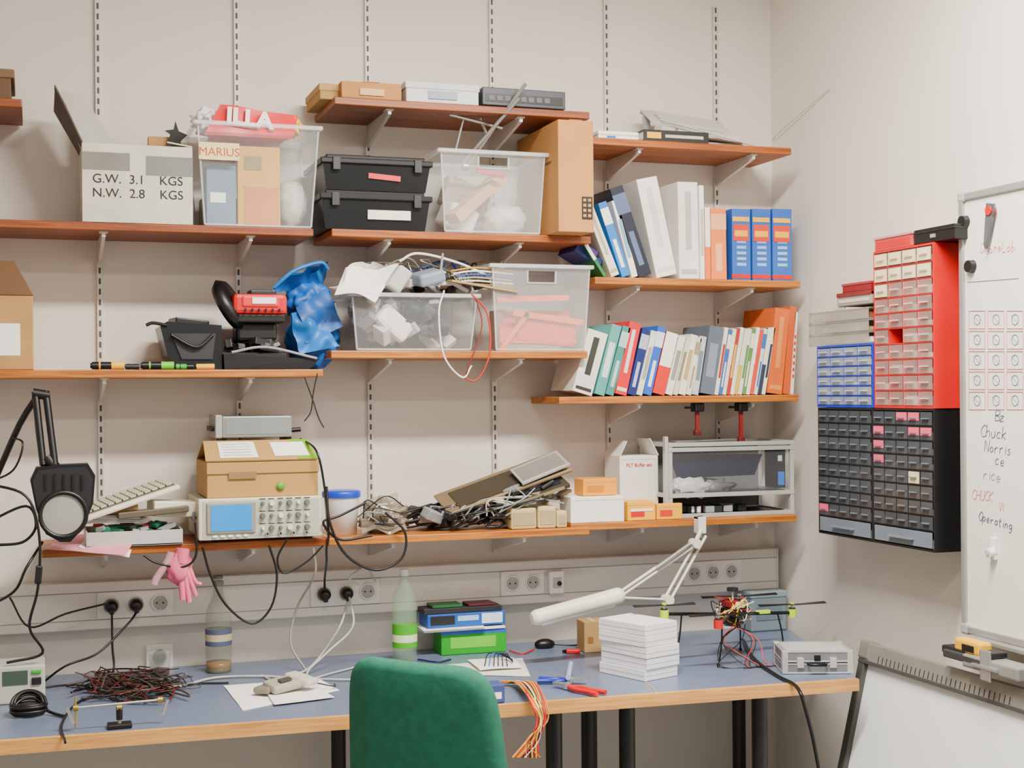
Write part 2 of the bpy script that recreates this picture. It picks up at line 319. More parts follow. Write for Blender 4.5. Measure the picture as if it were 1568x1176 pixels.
g.bx(0,.30,0,.15,0,.004,PK,.001,M); g.bx(0,.30,-.002,0,-.016,.008,PK,.001,M); g.bx(.04,.26,.03,.12,.004,.012,PK,.002,M); g.bx(.0,.30,.146,.152,-.01,.008,PK,.001,M)
g.bx(x0+.17,x1-.03,-.22,-.06,zC,zC+.02,mat('#a5a39c',.5),.004); g.tube([(x0+.03,-.24,zC+.08),(x0+.12,-.25,zC+.06),(x1,-.26,zC+.005)],.003,LG); g.bx(x0+.03,x0+.05,-.12,-.10,zC,zC+.12,LG)
g.done()
# ===== shelf D =====
zD=SH['D'][0]+.0005
def case(g,x0,x1,y0,y1,z0,z1,m,lab,labc):
    tp=.012
    g.hexa([(x0+tp,y0+tp,z0),(x1-tp,y0+tp,z0),(x1-tp,y1-tp,z0),(x0+tp,y1-tp,z0),(x0,y0,z1-.028),(x1,y0,z1-.028),(x1,y1,z1-.028),(x0,y1,z1-.028)],m)
    g.bx(x0-.008,x1+.008,y0-.008,y1+.008,z1-.03,z1-.012,m,.004); g.bx(x0+.012,x1-.012,y0+.012,y1-.012,z1-.013,z1,m,.004)
    for s in(.12,.88): xx=x0+(x1-x0)*s; g.bx(xx-.012,xx+.012,y0-.012,y0-.004,z1-.05,z1-.01,DARK,.002)
    L=x0+(x1-x0)*lab[0];R=x0+(x1-x0)*lab[1]; zc=z0+(z1-z0)*lab[2]; g.bx(L,R,y0-.0015+.002,y0+.006,zc-lab[3],zc+lab[3],labc,0,Matrix.Translation((L,y0,zc))@Matrix.Rotation(rad(4 if lab[3]<.01 else 0),4,'Y')@Matrix.Translation((-L,-y0,-zc)))
x0,x1,_,z1=rect(493,658,292,348,-.31)
BP=mat('#111316',.3)
g=G('black_storage_case'); case(g,x0,x1,-.31,-.04,zD,z1,BP,(.42,.82,.38,.014),mat('#e4e2d4')); g.done()
_,_,_,z2=rect(500,660,238,292,-.31)
g=G('black_storage_case'); case(g,x0+.004,x1+.002,-.31,-.04,z1+.0005,z2,BP,(.42,.72,.42,.008),mat('#d81c30')); g.done()
x0,x1,_,z1=rect(676,834,232,353,-.31)
g=G('clear_storage_bin'); tub(g,x0,x1,-.31,-.05,zD,z1,MILK,CLEARR,tp=.014,handle=True)
g.box((x0+.14,-.22,zD+.12),(.24,.06,.035),mat('#e0b070',.7),(0,-38,20),.002); g.box((x0+.17,-.27,zD+.19),(.09,.01,.014),RED,(0,10,0)); g.box((x0+.09,-.17,zD+.06),(.1,.1,.08),WHITE,(10,20,10),.01); g.box((x0+.13,-.12,zD+.13),(.16,.05,.1),mat('#a09078',.6),(0,20,10),.01)
g.blob((x0+.24,-.19,zD+.055),(.07,.06,.05),mat('#d9d9d2'),seed=2,floor=zD+.006); g.cyl((x0+.18,-.22,zD+.03),(x0+.27,-.12,zD+.1),.02,mat('#c8b890')); g.done()
g=G('metal_rods'); 
g.cyl(Y(697,232,-.22),Y(713,168,-.24),.004,METAL); g.cyl(Y(688,175,-.26),Y(769,196,-.24),.005,METAL); g.cyl(Y(745,205,-.22),Y(735,180,-.24),.005,METAL)
g.cyl(Y(708,250,-.2),Y(795,150,-.345),.006,METAL); g.cyl(Y(718,250,-.2),Y(805,128,-.36),.006,METAL); g.cyl(Y(708,255,-.2),Y(716,255,-.2),.012,METAL); g.done()
yf=-.40; xl=Y(855,270,yf).x; xr=Y(909,270,yf).x; zt_=Y(880,184,yf).z
g=G('tall_cardboard_box'); CB=mat('#bd8648',.8,var=.05,scale=5)
g.bx(xl,xr,yf,-.02,zD,zt_,CB,.002); g.bx((xl+xr)/2-.02,(xl+xr)/2+.02,yf+.0,-.02,zt_+.0003,zt_+.0015,mat('#c8a060',.3))
g.bx(xr-.04,xr-.005,yf-.0015,yf-.0003,zD+.04,zD+.11,INK); 
for i in range(4): g.bx(xr-.036,xr-.026,yf-.0022,yf-.0016,zD+.047+i*.016,zD+.056+i*.016,CB); g.bx(xr-.020,xr-.010,yf-.0022,yf-.0016,zD+.047+i*.016,zD+.056+i*.016,CB)
g.bx(xl-.0012,xl-.0002,yf+.06,yf+.14,zD+.22,zD+.2265,mat('#6c4d2a')); g.done()
# ===== books =====
def book(g,xb,t,h,dep,lean,yf,z,c,tag=None,pg=PAPER,style=0):
    piv=Matrix.Translation((xb,0,z))@Matrix.Rotation(rad(lean),4,'Y')
    if lean>=0: M=piv@Matrix.Translation((-t,0,0))
    else: M=piv
    ct=min(.003,t*.15)
    g.bx(0,ct,yf+.003,yf+dep,0,h,c,0,M); g.bx(t-ct,t,yf+.003,yf+dep,0,h,c,0,M); g.bx(0,t,yf-.001,yf+.003,0,h,c,.0012,M); g.bx(ct,t-ct,yf+.003,yf+dep-.004,.003,h-.004,pg,0,M)
    if tag is not None:
        if style==0: g.bx(t*.2,t*.8,yf-.0018,yf,h*.25,h*.75,tag,0,M)
        elif style==1: g.bx(t*.0,t,yf-.0018,yf,h*.7,h*.92,tag,0,M); g.bx(t*.3,t*.7,yf-.0018,yf,h*.12,h*.5,tag,0,M)
        elif style==2: g.bx(t*.0,t,yf-.0018,yf,h*.45,h*1.0,tag,0,M)
        elif style==3:
            for k in range(7): g.bx(t*.25,t*.75,yf-.0018,yf,h*(.2+.08*k),h*(.24+.08*k),tag,0,M)
        elif style==5:
            g.bx(t*.1,t*.9,yf-.0018,yf,h*.05,h*.1,tag,0,M); g.bx(t*.35,t*.65,yf-.0018,yf,h*.3,h*.9,tag,0,M)
def bookpx(g,ub0,ub1,du,vt,k,c,tag=None,style=0,dep=.2,yf=None):
    z,y,_,_=SH[k]; z+=.0006; yf=yf if yf is not None else y+.015
    xa=Y(ub0,480,yf).x; xb=Y(ub1,480,yf).x; zt=Y((ub0+ub1)/2+du,vt,yf).z
    dx=Y(ub0+du,480,yf).x-xa; t=xb-xa; a=math.degrees(math.atan2(dx,zt-z)); h=(zt-z)/cos(rad(a)); t=t*cos(rad(a))*.97
    book(g,xb if a>=0 else xa,t,h,dep,a,yf,z,c,tag,style=style)
g=G('book_row')
bookpx(g,925,931,-34,368,'E',mat('#12783c',.5),WHITE,2,dep=.16)
bookpx(g,937,951,-40,318,'E',mat('#e6e2cc'),mat('#b0a98c'),5); bookpx(g,953,967,-36,312,'E',mat('#0f78d0'),WHITE,1); bookpx(g,968,978,-30,308,'E',WHITE,mat('#7aa0c0'),0)
bookpx(g,979,1001,-44,290,'E',mat('#141a30'),mat('#54688c'),1); 
p=Y(893,386,-.2)
zr_=Y(890,402,-.2).z
g.box((p.x,-.17,zr_+.018),(.10,.15,.022),mat('#1c2a78'),(0,28,0),.001); g.box((p.x-.008,-.17,zr_+.044),(.09,.15,.018),mat('#4a2a70'),(0,28,0),.001)
g.done()
g=G('ring_binder')
bookpx(g,1006,1039,-30,276,'E',mat('#f0eeea'),mat('#d6d3cc'),5,dep=.23); g.done()
g=G('ring_binder'); bookpx(g,1041,1072,-2,279,'E',mat('#eae7e0'),mat('#b8b4aa'),5,dep=.23); g.done()
g=G('book_row'); bookpx(g,1073,1080,-1,284,'E',WHITE,LG,0); bookpx(g,1081,1089,-1,318,'E',mat('#f07828'),WHITE,2); bookpx(g,1090,1114,-1,319,'E',mat('#f27c34'),mat('#f6ac80'),1); g.done()
g=G('boxed_manual_set')
for a,b in((1121,1150),(1152,1181),(1183,1213)): 
    bookpx(g,a,b,0,320,'E',mat('#2860b8',.4),mat('#8cbce8'),3)
    zz=SH['E'][0]; yf=SH['E'][1]+.015; xa=Y(a,480,yf).x; xb=Y(b,480,yf).x
    g.bx(xa+.006,xb-.008,yf-.003,yf,zz+.13,zz+.185,mat('#d43424',.4)); g.bx(xa+.01,xb-.012,yf-.0035,yf,zz+.145,zz+.165,YEL); g.bx(xa,xb-.002,yf-.0022,yf,zz+.006,zz+.02,RED); g.bx(xa+.004,xb-.006,yf-.0025,yf,zz+.195,zz+.21,YEL)
g.done()
g=G('book_row')
H=[(872,905,26,512,'#e4e2da','#30302c',5),(908,924,28,500,'#4e9f98','#cfe0dc',0),(925,938,28,502,'#3a8880','#b8d0cc',1),(939,958,24,496,'#d81420','#f0d8d0',5),(959,972,24,506,'#14266e','#b0b8d0',1),(973,982,24,508,'#e4e2d8','#a0a090',0),
(983,996,24,502,'#1c5cc4','#d8e4f0',1),(997,1016,22,512,'#d42010','#f4f0ea',2),(1017,1028,22,516,'#e4e1d5','#8a8c80',0),(1029,1036,22,518,'#cfccb9','#807a60',0),(1037,1048,20,514,'#e6e2d0','#b09a60',0),(1049,1057,18,518,'#dfdac4','#9a8c70',1),(1058,1068,14,516,'#b8c0c2','#6f7f88',0),
(1070,1092,16,502,'#5a6472','#7e8a98',0)]
for a,b,du,vt,c,t_,st in H: bookpx(g,a,b,du,vt,'H',mat(c,.5),mat(t_,.5),st)
g.done()
g=G('magazine_row'); cs=['#eae6d6','#3268b0','#e2deca','#b03428','#f0ece2','#d8b840','#e2e0da','#5a8a48','#ece6d5','#d84430','#dadad2','#303a50','#ece4cc']
for i in range(13):
    a=1093+i*6.0; bookpx(g,a,a+5.6,17,502+ (i*7%4),'H',mat(cs[i],.5),mat(cs[(i*5+3)%13],.5),i%3)
g.done()
g=G('ring_binder'); bookpx(g,1173,1196,14,474,'H',mat('#d4601a',.6),mat('#e08a40'),5,dep=.22); g.done()
g=G('spiral_notebook'); bookpx(g,1198,1208,12,470,'H',mat('#c85418',.6),None); bookpx(g,1209,1214,8,478,'H',mat('#e0d8cc'),RED,3); g.done()
# ===== shelf F =====
zF=SH['F'][0]+.0005
g=G('cardboard_box'); x0,x1,_,z1=rect(-40,51,452,562,-.26); g.bx(x0,x1,-.26,-.04,zF,z1,CARD,.003); g.bx(x0+.05,x1-.035,-.2612,-.26,zF+.04,zF+.13,PAPER); g.sheet((x0,-.26,z1),(x1,-.26,z1),(x1-.05,-.2,z1+.1),(x0,-.2,z1+.1),mat('#6b4c30',.8),th=.003); g.done()
def marker(n,u0,u1,v,c1,c2,yy=-.25,r=.008):
    g=G(n); a=Y(u0,v,yy);b=Y(u1,v,yy); a.z=b.z=zF+r*1.06; m_=a.lerp(b,.62)
    g.cyl(a,a.lerp(b,.06),r*.7,BLACK); g.cyl(a.lerp(b,.05),m_,r,c1); g.cyl(m_,b,r*1.05,c2); g.cyl(a.lerp(b,.25),a.lerp(b,.3),r*1.04,c2); g.done()
marker('utility_knife',138,190,556,BLACK,YEL,r=.011); marker('marker_pen',191,213,557,DARK,DARK); marker('highlighter_pen',215,266,557,BLACK,mat('#5ccc20'),r=.011); marker('highlighter_pen',268,296,560,GREEN,BLACK); marker('highlighter_pen',299,328,560,YEL,YEL)
g=G('power_tool_case'); x0,x1,_,z1=rect(245,340,488,545,-.24)
g.prism([(x0+.0,-.25,zF+.125),(x0+.02,-.25,zF+.14),(x1-.002,-.25,zF+.13),(x1-.002,-.25,zF+.02),(x1-.002,-.25,zF),(x0+.05,-.25,zF),(x0+.02,-.25,zF+.04)],(0,.18,0),BP)
g.prism([(x0+.03,-.256,zF+.105),(x1-.02,-.256,zF+.105),(x1-.03,-.256,zF+.03),(x0+.06,-.256,zF+.03)],(0,.006,0),mat('#24262a',.5)); g.tube([(x0+.03,-.262,zF+.1),(x0+.1,-.268,zF+.065),(x1-.03,-.262,zF+.1)],.005,BLACK)
g.tube([(x0+.02,-.255,zF+.128),(x0-.02,-.25,zF+.135),(x0-.04,-.25,zF+.128)],.005,BLACK); g.box((x0+.09,-.16,zF+.14),(.10,.1,.02),BLACK,(0,6,8),.004); g.done()
g=G('rc_transmitter_and_tool_tray'); x0,x1,_,z1=rect(343,440,515,562,-.25); 
xq=Y(488,540,-.25).x
g.hexa([(x0,-.26,zF+.001),(xq-.03,-.26,zF+.001),(xq-.03,-.235,zF+.001),(x0,-.235,zF+.001),(x0-.003,-.265,zF+.045),(xq,-.265,zF+.03),(xq,-.235,zF+.03),(x0-.003,-.235,zF+.045)],DARK)
g.hexa([(x0,-.235,zF+.001),(x1,-.235,zF+.001),(x1,-.05,zF+.001),(x0,-.05,zF+.001),(x0-.003,-.235,zF+.05),(x1,-.235,zF+.05),(x1,-.04,zF+.06),(x0-.003,-.04,zF+.06)],DARK)
for i in range(22):
    g.box((x0+.02+random.random()*.14,-.24+random.random()*.14,zF+.062+random.random()*.02),(.03+random.random()*.05,.02,.012+random.random()*.02),random.choice([GREY,DARK,BLACK,mat('#4c4f52'),BLACK]),(random.uniform(-20,20),random.uniform(-20,20),random.random()*90),.002)
g.tube([(x0+.02,-.27,zF+.05),(x0+.12,-.275,zF+.065),(xq-.01,-.27,zF+.032)],.004,GREY)
g.done()
g=G('red_engine_unit'); a=Y(400,466,-.24)
g.bx(a.x-.085,a.x+.075,-.26,-.12,a.z-.03,a.z+.03,RED,.012); g.bx(a.x-.06,a.x+.05,-.265,-.25,a.z-.01,a.z+.024,mat('#e8202a',.4),.006); g.bx(a.x-.03,a.x+.04,-.268,-.262,a.z,a.z+.018,PAPER); g.bx(a.x-.08,a.x+.07,-.25,-.13,a.z-.055,a.z-.028,BLACK,.005); g.bx(a.x-.03,a.x+.05,-.22,-.15,a.z+.028,a.z+.045,DARK,.005)
g.lathe((a.x-.085,-.19,a.z-.0),[(0,-.02),(.07,-.02),(.085,0),(.07,.02),(0,.02)],BLACK,M=Matrix.Rotation(rad(60),4,'Y')@Matrix.Rotation(rad(20),4,'X')); 
g.bx(a.x-.07,a.x+.05,-.22,-.12,zF+.085,a.z-.05,BLACK,.01)
for i in range(6): g.cyl((a.x-.05+i*.02,-.267,a.z-.025),(a.x-.05+i*.02,-.267,a.z-.014),.003,DARK)
g.done()
g=G('blue_plastic_bag'); BB=mat('#0658aa',.5,var=.4,scale=9); a=Y(484,505,-.2); B2=mat('#1272c8',.45,var=.3,scale=9)
g.blob((a.x,-.14,zF+.10),(.078,.08,.10),BB,amp=.14,fr=3.2,seed=11,sub=4,floor=zF+.002,flat=False)
g.blob((a.x-.01,-.14,zF+.21),(.065,.05,.06),BB,amp=.22,fr=3,seed=12,sub=4)
g.sheet(Y(415,445,-.22),Y(470,408,-.22),Y(505,403,-.16),Y(470,450,-.12),BB,nx=14,ny=10,amp=.03,fr=15,seed=3); g.sheet(Y(455,470,-.23),Y(500,440,-.2),Y(525,500,-.22),Y(470,525,-.24),BB,nx=14,ny=10,amp=.03,fr=16,seed=6)
g.sheet(Y(430,430,-.18),Y(498,402,-.14),Y(500,430,-.1),Y(450,470,-.1),B2,nx=14,ny=10,amp=.04,fr=13,seed=16)
g.sheet(Y(445,480,-.235),Y(480,470,-.22),Y(520,530,-.235),Y(460,542,-.24),B2,nx=18,ny=14,amp=.03,fr=26,seed=26)
g.tube([Y(420,440,-.22),Y(450,415,-.24),Y(490,402,-.22),Y(502,412,-.2)],.006,B2)
g.done()
# ===== shelf G =====
zG=SH['G'][0]+.0005
x0,x1,_,z1=rect(540,730,450,535,-.29)
EC=[LG,WHITE,GREY,DARK,mat('#8f8876'),mat('#b8bcc0'),mat('#4b4f56'),mat('#d0d0cc'),BLACK]
g=G('clear_storage_bin'); tub(g,x0,x1,-.29,-.03,zG,z1,CLEAR,CLEARR,tp=.016)
g.box((x0+.14,-.235,zG+.085),(.07,.04,.12),WHITE,(0,-50,10),.015); g.box((x0+.06,-.2,zG+.12),(.05,.06,.09),LG,(0,20,20),.01)
for i in range(55):
    g.box((x0+.05+random.random()*(x1-x0-.11),-.23+random.random()*.15,zG+.035+random.random()*.11),(.02+random.random()*.05,.02+random.random()*.04,.015+random.random()*.03),random.choice(EC),(random.uniform(-50,50),random.uniform(-50,50),random.random()*90),.003)
for i in range(14):
    c=Vector((x0+.09+random.random()*(x1-x0-.17),-.22+random.random()*.12,zG+.1)); g.tube([c+Vector((random.uniform(-.05,.05),random.uniform(-.02,.02),random.uniform(-.06,.06))) for _ in range(5)],.0025,random.choice([BLACK,GREY,WHITE,BLACK]))
g.done()
g=G('electronics_clutter_pile')
for i in range(32):
    g.box((x0+.04+random.random()*(x1-x0+.0),-.24+random.random()*.17,z1+.025+random.random()*.035),(.03+random.random()*.05,.02+random.random()*.04,.01+random.random()*.02),random.choice(EC+[mat('#2c4f7c'),mat('#a58c58')]),(random.uniform(-40,40),random.uniform(-40,40),random.random()*90),.003)
for i in range(30):
    c=Vector((x0+.1+random.random()*(x1-x0-.02),-.2+random.random()*.12,z1+.06)); g.tube([c+Vector((random.uniform(-.08,.08),random.uniform(-.03,.03),random.uniform(-.035,.06))) for _ in range(5)],.0022,random.choice([GREY,WHITE,LG,BLACK,mat('#b09a60'),mat('#2d50a0')]))
g.sheet(Y(510,445,-.30),Y(560,405,-.27),Y(615,412,-.12),Y(560,445,-.15),WHITE,nx=16,ny=12,amp=.05,fr=12,seed=2); g.sheet(Y(512,452,-.31),Y(575,462,-.315),Y(610,408,-.22),Y(530,408,-.24),WHITE,nx=16,ny=12,amp=.04,fr=12,seed=9)
g.box(Y(610,428,-.28),(.05,.05,.08),LG,(0,35,0),.01); g.box(Y(655,425,-.26),(.09,.08,.04),mat('#8090a0'),(10,-15,10),.01); g.tube([Y(612,400,-.25),Y(640,388,-.26),Y(700,402,-.24),Y(752,425,-.24)],.004,WHITE)
g.cyl(Y(672,440,-.28),Y(678,388,-.28),.004,GREY); g.box(Y(735,438,-.25),(.22,.1,.006),mat('#a8905c'),(5,8,3)); 
for i in range(6): g.tube([Y(690+i*4,415+i*4,-.27),Y(730,410+i*5,-.28),Y(785,415+i*5,-.27)],.003,[mat('#b8862a'),WHITE,mat('#2850a0'),GREY,CREAM,mat('#7d5f2c')][i])
g.done()
g=G('hanging_wires'); 
g.tube([Y(680,445,-.315),Y(672,480,-.33),Y(680,545,-.335),Y(708,578,-.335),Y(722,560,-.33)],.0028,WHITE); g.tube([Y(722,450,-.315),Y(746,480,-.325),Y(750,540,-.335),Y(730,582,-.335),Y(705,575,-.33)],.0028,mat('#c02010',.4)); g.tube([Y(728,455,-.315),Y(738,500,-.325),Y(718,560,-.335),Y(712,580,-.33)],.0022,mat('#7a1f18',.4)); g.done()
x0,x1,_,z1=rect(755,903,406,533,-.29)
g=G('clear_storage_bin'); tub(g,x0,x1,-.29,-.05,zG,z1,MILK,CLEARR,tp=.014,handle=True)
OR=mat('#fa7008',.5)
g.sheet((x0+.03,-.25,zG+.02),(x1-.03,-.25,zG+.02),(x1-.04,-.19,zG+.12),(x0+.05,-.19,zG+.13),mat('#e83420',.5),nx=12,ny=8,amp=.015,fr=9,th=.01)
g.box((x0+.14,-.265,zG+.165),(.24,.012,.018),OR,(0,-2,0)); g.box((x0+.19,-.268,zG+.105),(.24,.012,.018),OR,(0,7,0)); g.box((x0+.075,-.268,zG+.06),(.15,.012,.014),OR,(0,-52,0)); g.box((x0+.19,-.24,zG+.06),(.2,.04,.08),mat('#e83c30',.5),(0,5,0),.01); g.box((x0+.04,-.2,zG+.07),(.03,.06,.12),mat('#8a5a40'),(0,0,0),.004)
g.done()
# ===== shelf I =====
zI=SH['I'][0]+.0005
x0,x1,_,z1=rect(306,492,763,837,-.33)
g=G('oscilloscope'); OB=mat('#d2cdb8',.5,var=.04); OP=mat('#b2b3a2',.5,var=.04); zb_=zI+.012; y0=-.33
g.bx(x0,x1,y0+.02,-.02,zb_,z1,OB,.004); g.bx(x0-.004,x1+.004,y0-.006,y0+.02,zb_-.002,z1+.003,OB,.004); g.bx(x0+.008,x1-.008,y0-.0075,y0-.004,zb_+.006,z1-.005,OP)
g.bx(x0+.018,x0+.158,y0-.014,y0-.006,zb_+.016,z1-.008,mat('#8a8c82'),.004); g.bx(x0+.030,x0+.146,y0-.0155,y0-.013,zb_+.024,z1-.016,mat('#0084d8',.15,var=.05,emis=.4))
for r_ in range(3):
    for c_ in range(6):
        xx=x0+.178+c_*.026; zz=zb_+.028+r_*.036; rr=.0085 if (r_+c_)%2 else .0055
        g.cyl((xx,y0-.007,zz),(xx,y0-.024,zz),rr,mat('#67695f') if (c_+r_)%3 else mat('#e0decc'),rr*.8); g.bx(xx-.009,xx+.009,y0-.0085,y0-.007,zz+.012,zz+.014,DARK)
for c_ in range(4): xx=x0+.19+c_*.038; g.cyl((xx,y0-.007,zb_+.012),(xx,y0-.022,zb_+.012),.006,METAL); g.cyl((xx,y0-.0215,zb_+.012),(xx,y0-.0225,zb_+.012),.003,BLACK)
for c_ in range(5): g.bx(x0+.035+c_*.022,x0+.048+c_*.022,y0-.012,y0-.006,zb_+.006,zb_+.012,WHITE)
for a in(x0+.03,x1-.03):
    for b in(-.28,-.06): g.cyl((a,b,zI),(a,b,zb_+.001),.012,BLACK)
g.bx(x0-.012,x0-.004,-.25,-.05,zb_+.05,zb_+.075,GREY,.003)
g.done(); zs=z1+.0035
g=G('shipping_carton'); a0,a1,_,z2=rect(317,487,706,760,-.32)
SK=mat('#b48c4c',.75,var=.05)
g.bx(a0,a1,-.32,-.06,zs,z2-.0,SK,.002)
g.bx(a0-.001,a1+.003,-.3245,-.0555,z2-.035,z2-.0015,SK,.001)
def lid(u,w,o=0):
    A=Vector((a0-.004,-.325,z2+.001)).lerp(Vector((a1,-.325,z2+.001)),u); B=Vector((a0,-.225,z2+.055)).lerp(Vector((a1-.015,-.225,z2+.055)),u); n=Vector((0,-.055,.10)).normalized(); return A.lerp(B,w)+n*(.004+o)
g.sheet(lid(0,0,-.004),lid(1,0,-.004),lid(1,1,-.004),lid(0,1,-.004),SK,th=.004)
g.sheet(lid(0,1,-.004),lid(1,1,-.004),(a1,-.06,z2),(a0,-.06,z2),SK,th=.003)
for (p,q,w0,w1,c,o) in ((.13,.47,.10,.90,PAPER,.0012),(.82,1.0,.0,1.0,mat('#78aa14'),.0003),(.62,.94,.15,.85,PAPER,.0014)):
    g.sheet(lid(p,w0,o),lid(q,w0,o),lid(q,w1,o),lid(p,w1,o),c,th=.0006)
for k in range(5): g.sheet(lid(.16,.2+.14*k,.0022),lid(.42,.2+.14*k,.0022),lid(.42,.24+.14*k,.0022),lid(.16,.24+.14*k,.0022),LG,nx=1,ny=1,th=.0002)
g.lathe(((a0+a1)/2+.05,-.3255,zs+.03),[(0,.001),(.012,.001),(.012,0)],mat('#5aa02c'),M=RX90); g.bx((a0+a1)/2-.1,(a0+a1)/2-.02,-.3262,-.3246,z2-.05,z2-.03,mat('#8f6f44'))
g.done()
g=G('power_supply_unit'); b0,b1,_,z3=rect(340,447,637,682,-.20)
zp=z2+.065
g.bx(b0,b1,-.20,-.05,zp,z3,mat('#8e9290',.45,.3),.004); g.bx(b0-.02,b0,-.205,-.045,zp-.0,z3+.004,mat('#a8aaa6',.45,.2),.003); g.bx(b0+.01,b1-.01,-.2015,-.1995,zp+.01,z3-.01,mat('#8c9292',.4,.3)); g.bx(b0-.03,b0-.02,-.18,-.07,zp+.02,z3-.03,DARK,.003); g.cyl((b1,-.18,zp+.02),(b1+.03,-.18,zp+.022),.007,BLACK)
for a in (b0,b1-.015): g.bx(a,a+.015,-.19,-.06,z2+.012,zp+.001,BLACK)
g.done()
g=G('component_tray'); x0,x1,_,z1=rect(132,280,800,832,-.31)
zt0=zI+.001
g.bx(x0,x1,-.31,-.10,zt0,zt0+.004,LG); g.bx(x0,x1,-.31,-.306,zt0,zt0+.042,mat('#b4b7b3'),.001); g.bx(x0,x1,-.104,-.10,zt0,zt0+.042,LG); g.bx(x0,x0+.004,-.306,-.104,zt0,zt0+.042,LG); g.bx(x1-.004,x1,-.306,-.104,zt0,zt0+.042,LG)
for i in range(34): g.box((x0+.035+random.random()*(x1-x0-.07),-.28+random.random()*.14,zt0+.03+random.random()*.025),(.02+random.random()*.04,.02,.01),random.choice([mat('#1c6a4a'),DARK,mat('#2a7a5a'),RED,GREY]),(random.uniform(-20,20),random.uniform(-20,20),random.random()*180))
g.done()
g=G('paper_stack')
for i in range(6): g.box((x0+.06+.004*(i%3),-.16,zt0+.062+i*.004),(.20,.16,.003),[PAPER,WHITE,mat('#d2cfc6')][i%3],(0,0,-6+5*(i%3)))
g.done()
g=G('old_keyboard'); a=Y(262,768,-.27)
M=Matrix.Translation((a.x-.13,-.2,zt0+.13))@Matrix.Rotation(rad(-15),4,'Y')@Matrix.Rotation(rad(8),4,'X')@Matrix.Rotation(rad(12),4,'Z')
g.bx(-.14,.15,-.075,.075,-.016,.0,mat('#e2dcc4',.6),.006,M); g.bx(-.13,.14,-.06,.06,0,.003,mat('#5e5a4c'),0,M)
for i in range(12):
    for j in range(5): g.bx(-.126+i*.022,-.108+i*.022,-.056+j*.022,-.038+j*.022,.003,.009,mat('#bdb7a2',.6),.002,M)
g.box((a.x+.01,-.2,zt0+.095),(.13,.1,.045),mat('#e0dbc8'),(0,3,8),.005); g.box((a.x-.15,-.2,zt0+.1),(.12,.1,.02),mat('#9c7c54'),(0,-8,0),.003)
g.box((a.x-.05,-.25,zt0+.09),(.2,.05,.018),mat('#57503e'),(0,-4,4),.003); g.done()
g=G('pink_paper'); g.sheet(Z(72,842,zI),Z(190,850,zI),Z(212,826,zI)+Vector((0,0,.01)),Z(95,822,zI)+Vector((0,0,.01)),mat('#ea98a4',.7),amp=.004,fr=10); g.sheet(Y(120,838,-.315),Y(198,853,-.325),Z(205,828,zI+.012),Z(130,826,zI+.012),PAPER,amp=.003); g.done()
g=G('magnifier_lamp'); yl=-.40; c=Y(95,770,yl)
pts=[(46,735),(55,716),(90,712),(135,710),(146,728),(143,770),(128,808),(108,830),(92,830),(70,818),(55,780)]
PP=[Y(a,b,yl) for a,b in pts]; g.prism(PP,(0,.07,0),BP)
g.prism([Y(a+(95-a)*.08,b+(770-b)*.08,yl-.012) for a,b in pts],(0,.012,0),DARK)
l=Y(97,788,yl-.014); g.lathe((l.x,yl-.013,l.z),[(.066,0),(.066,.008),(.056,.008),(.054,0)],BLACK,M=RX90); g.lathe((l.x,yl-.013,l.z),[(0,.004),(.03,.0035),(.054,.001)],mat('#9a9894',.1),M=RX90)
for i in range(5): p=Y(70+i*14,738,yl-.015); g.bx(p.x-.003,p.x+.003,yl-.018,yl-.011,p.z-.02,p.z+.02,BLACK)
for o in(-9,9): g.tube([Y(75+o,712,yl+.02),Y(62+o*.9,600,yl+.06)],.010,BLACK,sub=1)
g.tube([Y(65,715,yl+.04),Y(55,650,yl+.05),Y(58,600,yl+.06)],.004,GREY); g.cyl(Y(50,602,yl+.06),Y(75,606,yl+.06),.014,BLACK); g.cyl(Y(70,700,yl+.03),Y(88,722,yl+.03),.018,BLACK)
g.tube([Y(60,603,yl+.06),Y(30,650,yl+.1),Y(-10,740,yl+.15)],.009,BLACK,sub=3); g.tube([Y(-20,740,yl+.15),Y(-20,840,yl+.15)],.01,BLACK)
g.done()
# ===== shelf J =====
zJ=SH['J'][0]+.0005
g=G('plastic_bucket'); p=Y(523,790,-.2); h=Y(521,755,-.2).z-zJ
g.lathe((p.x,-.2,zJ),[(0,0),(.046,0),(.054,h*.9),(.056,h)],mat('#e6e8ea',.35)); g.lathe((p.x,-.2,zJ+h),[(.0585,-.012),(.0595,0),(.058,.006),(.05,.009),(0,.009)],mat('#1440c0',.35)); g.done()
g=G('plastic_bag_of_parts'); p=Y(590,785,-.22); g.blob((p.x,-.21,zJ+.045),(.07,.065,.055),mat('#8c8272',.2,alpha=.85,var=.6,scale=30),amp=.25,fr=3,seed=21,sub=4,floor=zJ+.001)
g.sheet((p.x-.09,-.29,zJ+.005),(p.x+.05,-.30,zJ+.005),(p.x+.05,-.16,zJ+.11),(p.x-.07,-.16,zJ+.10),mat('#a49a88',.12,alpha=.4),nx=18,ny=14,amp=.03,fr=20,seed=5)
for i in range(8): g.tube([Y(548+i*8,792+i*2,-.30),Y(575+random.uniform(-15,25),760+i*6,-.31),Y(600+random.uniform(-20,20),775+i*4,-.30)],.002,random.choice([DARK,GREY,BLACK,CREAM]))
g.done()
g=G('cable_tangle')
for i in range(40):
    c=Vector(Y(random.uniform(640,775),800,-.2)); c.y=random.uniform(-.27,-.12); c.z=zJ+.03
    q=[c+Vector((random.uniform(-.08,.08),random.uniform(-.04,.03),random.uniform(-.022,.05))) for k in range(6)]
    g.tube(q,random.choice([.003,.004]),random.choice([BLACK,BLACK,BLACK,DARK,mat('#3c3a38'),GREY]))
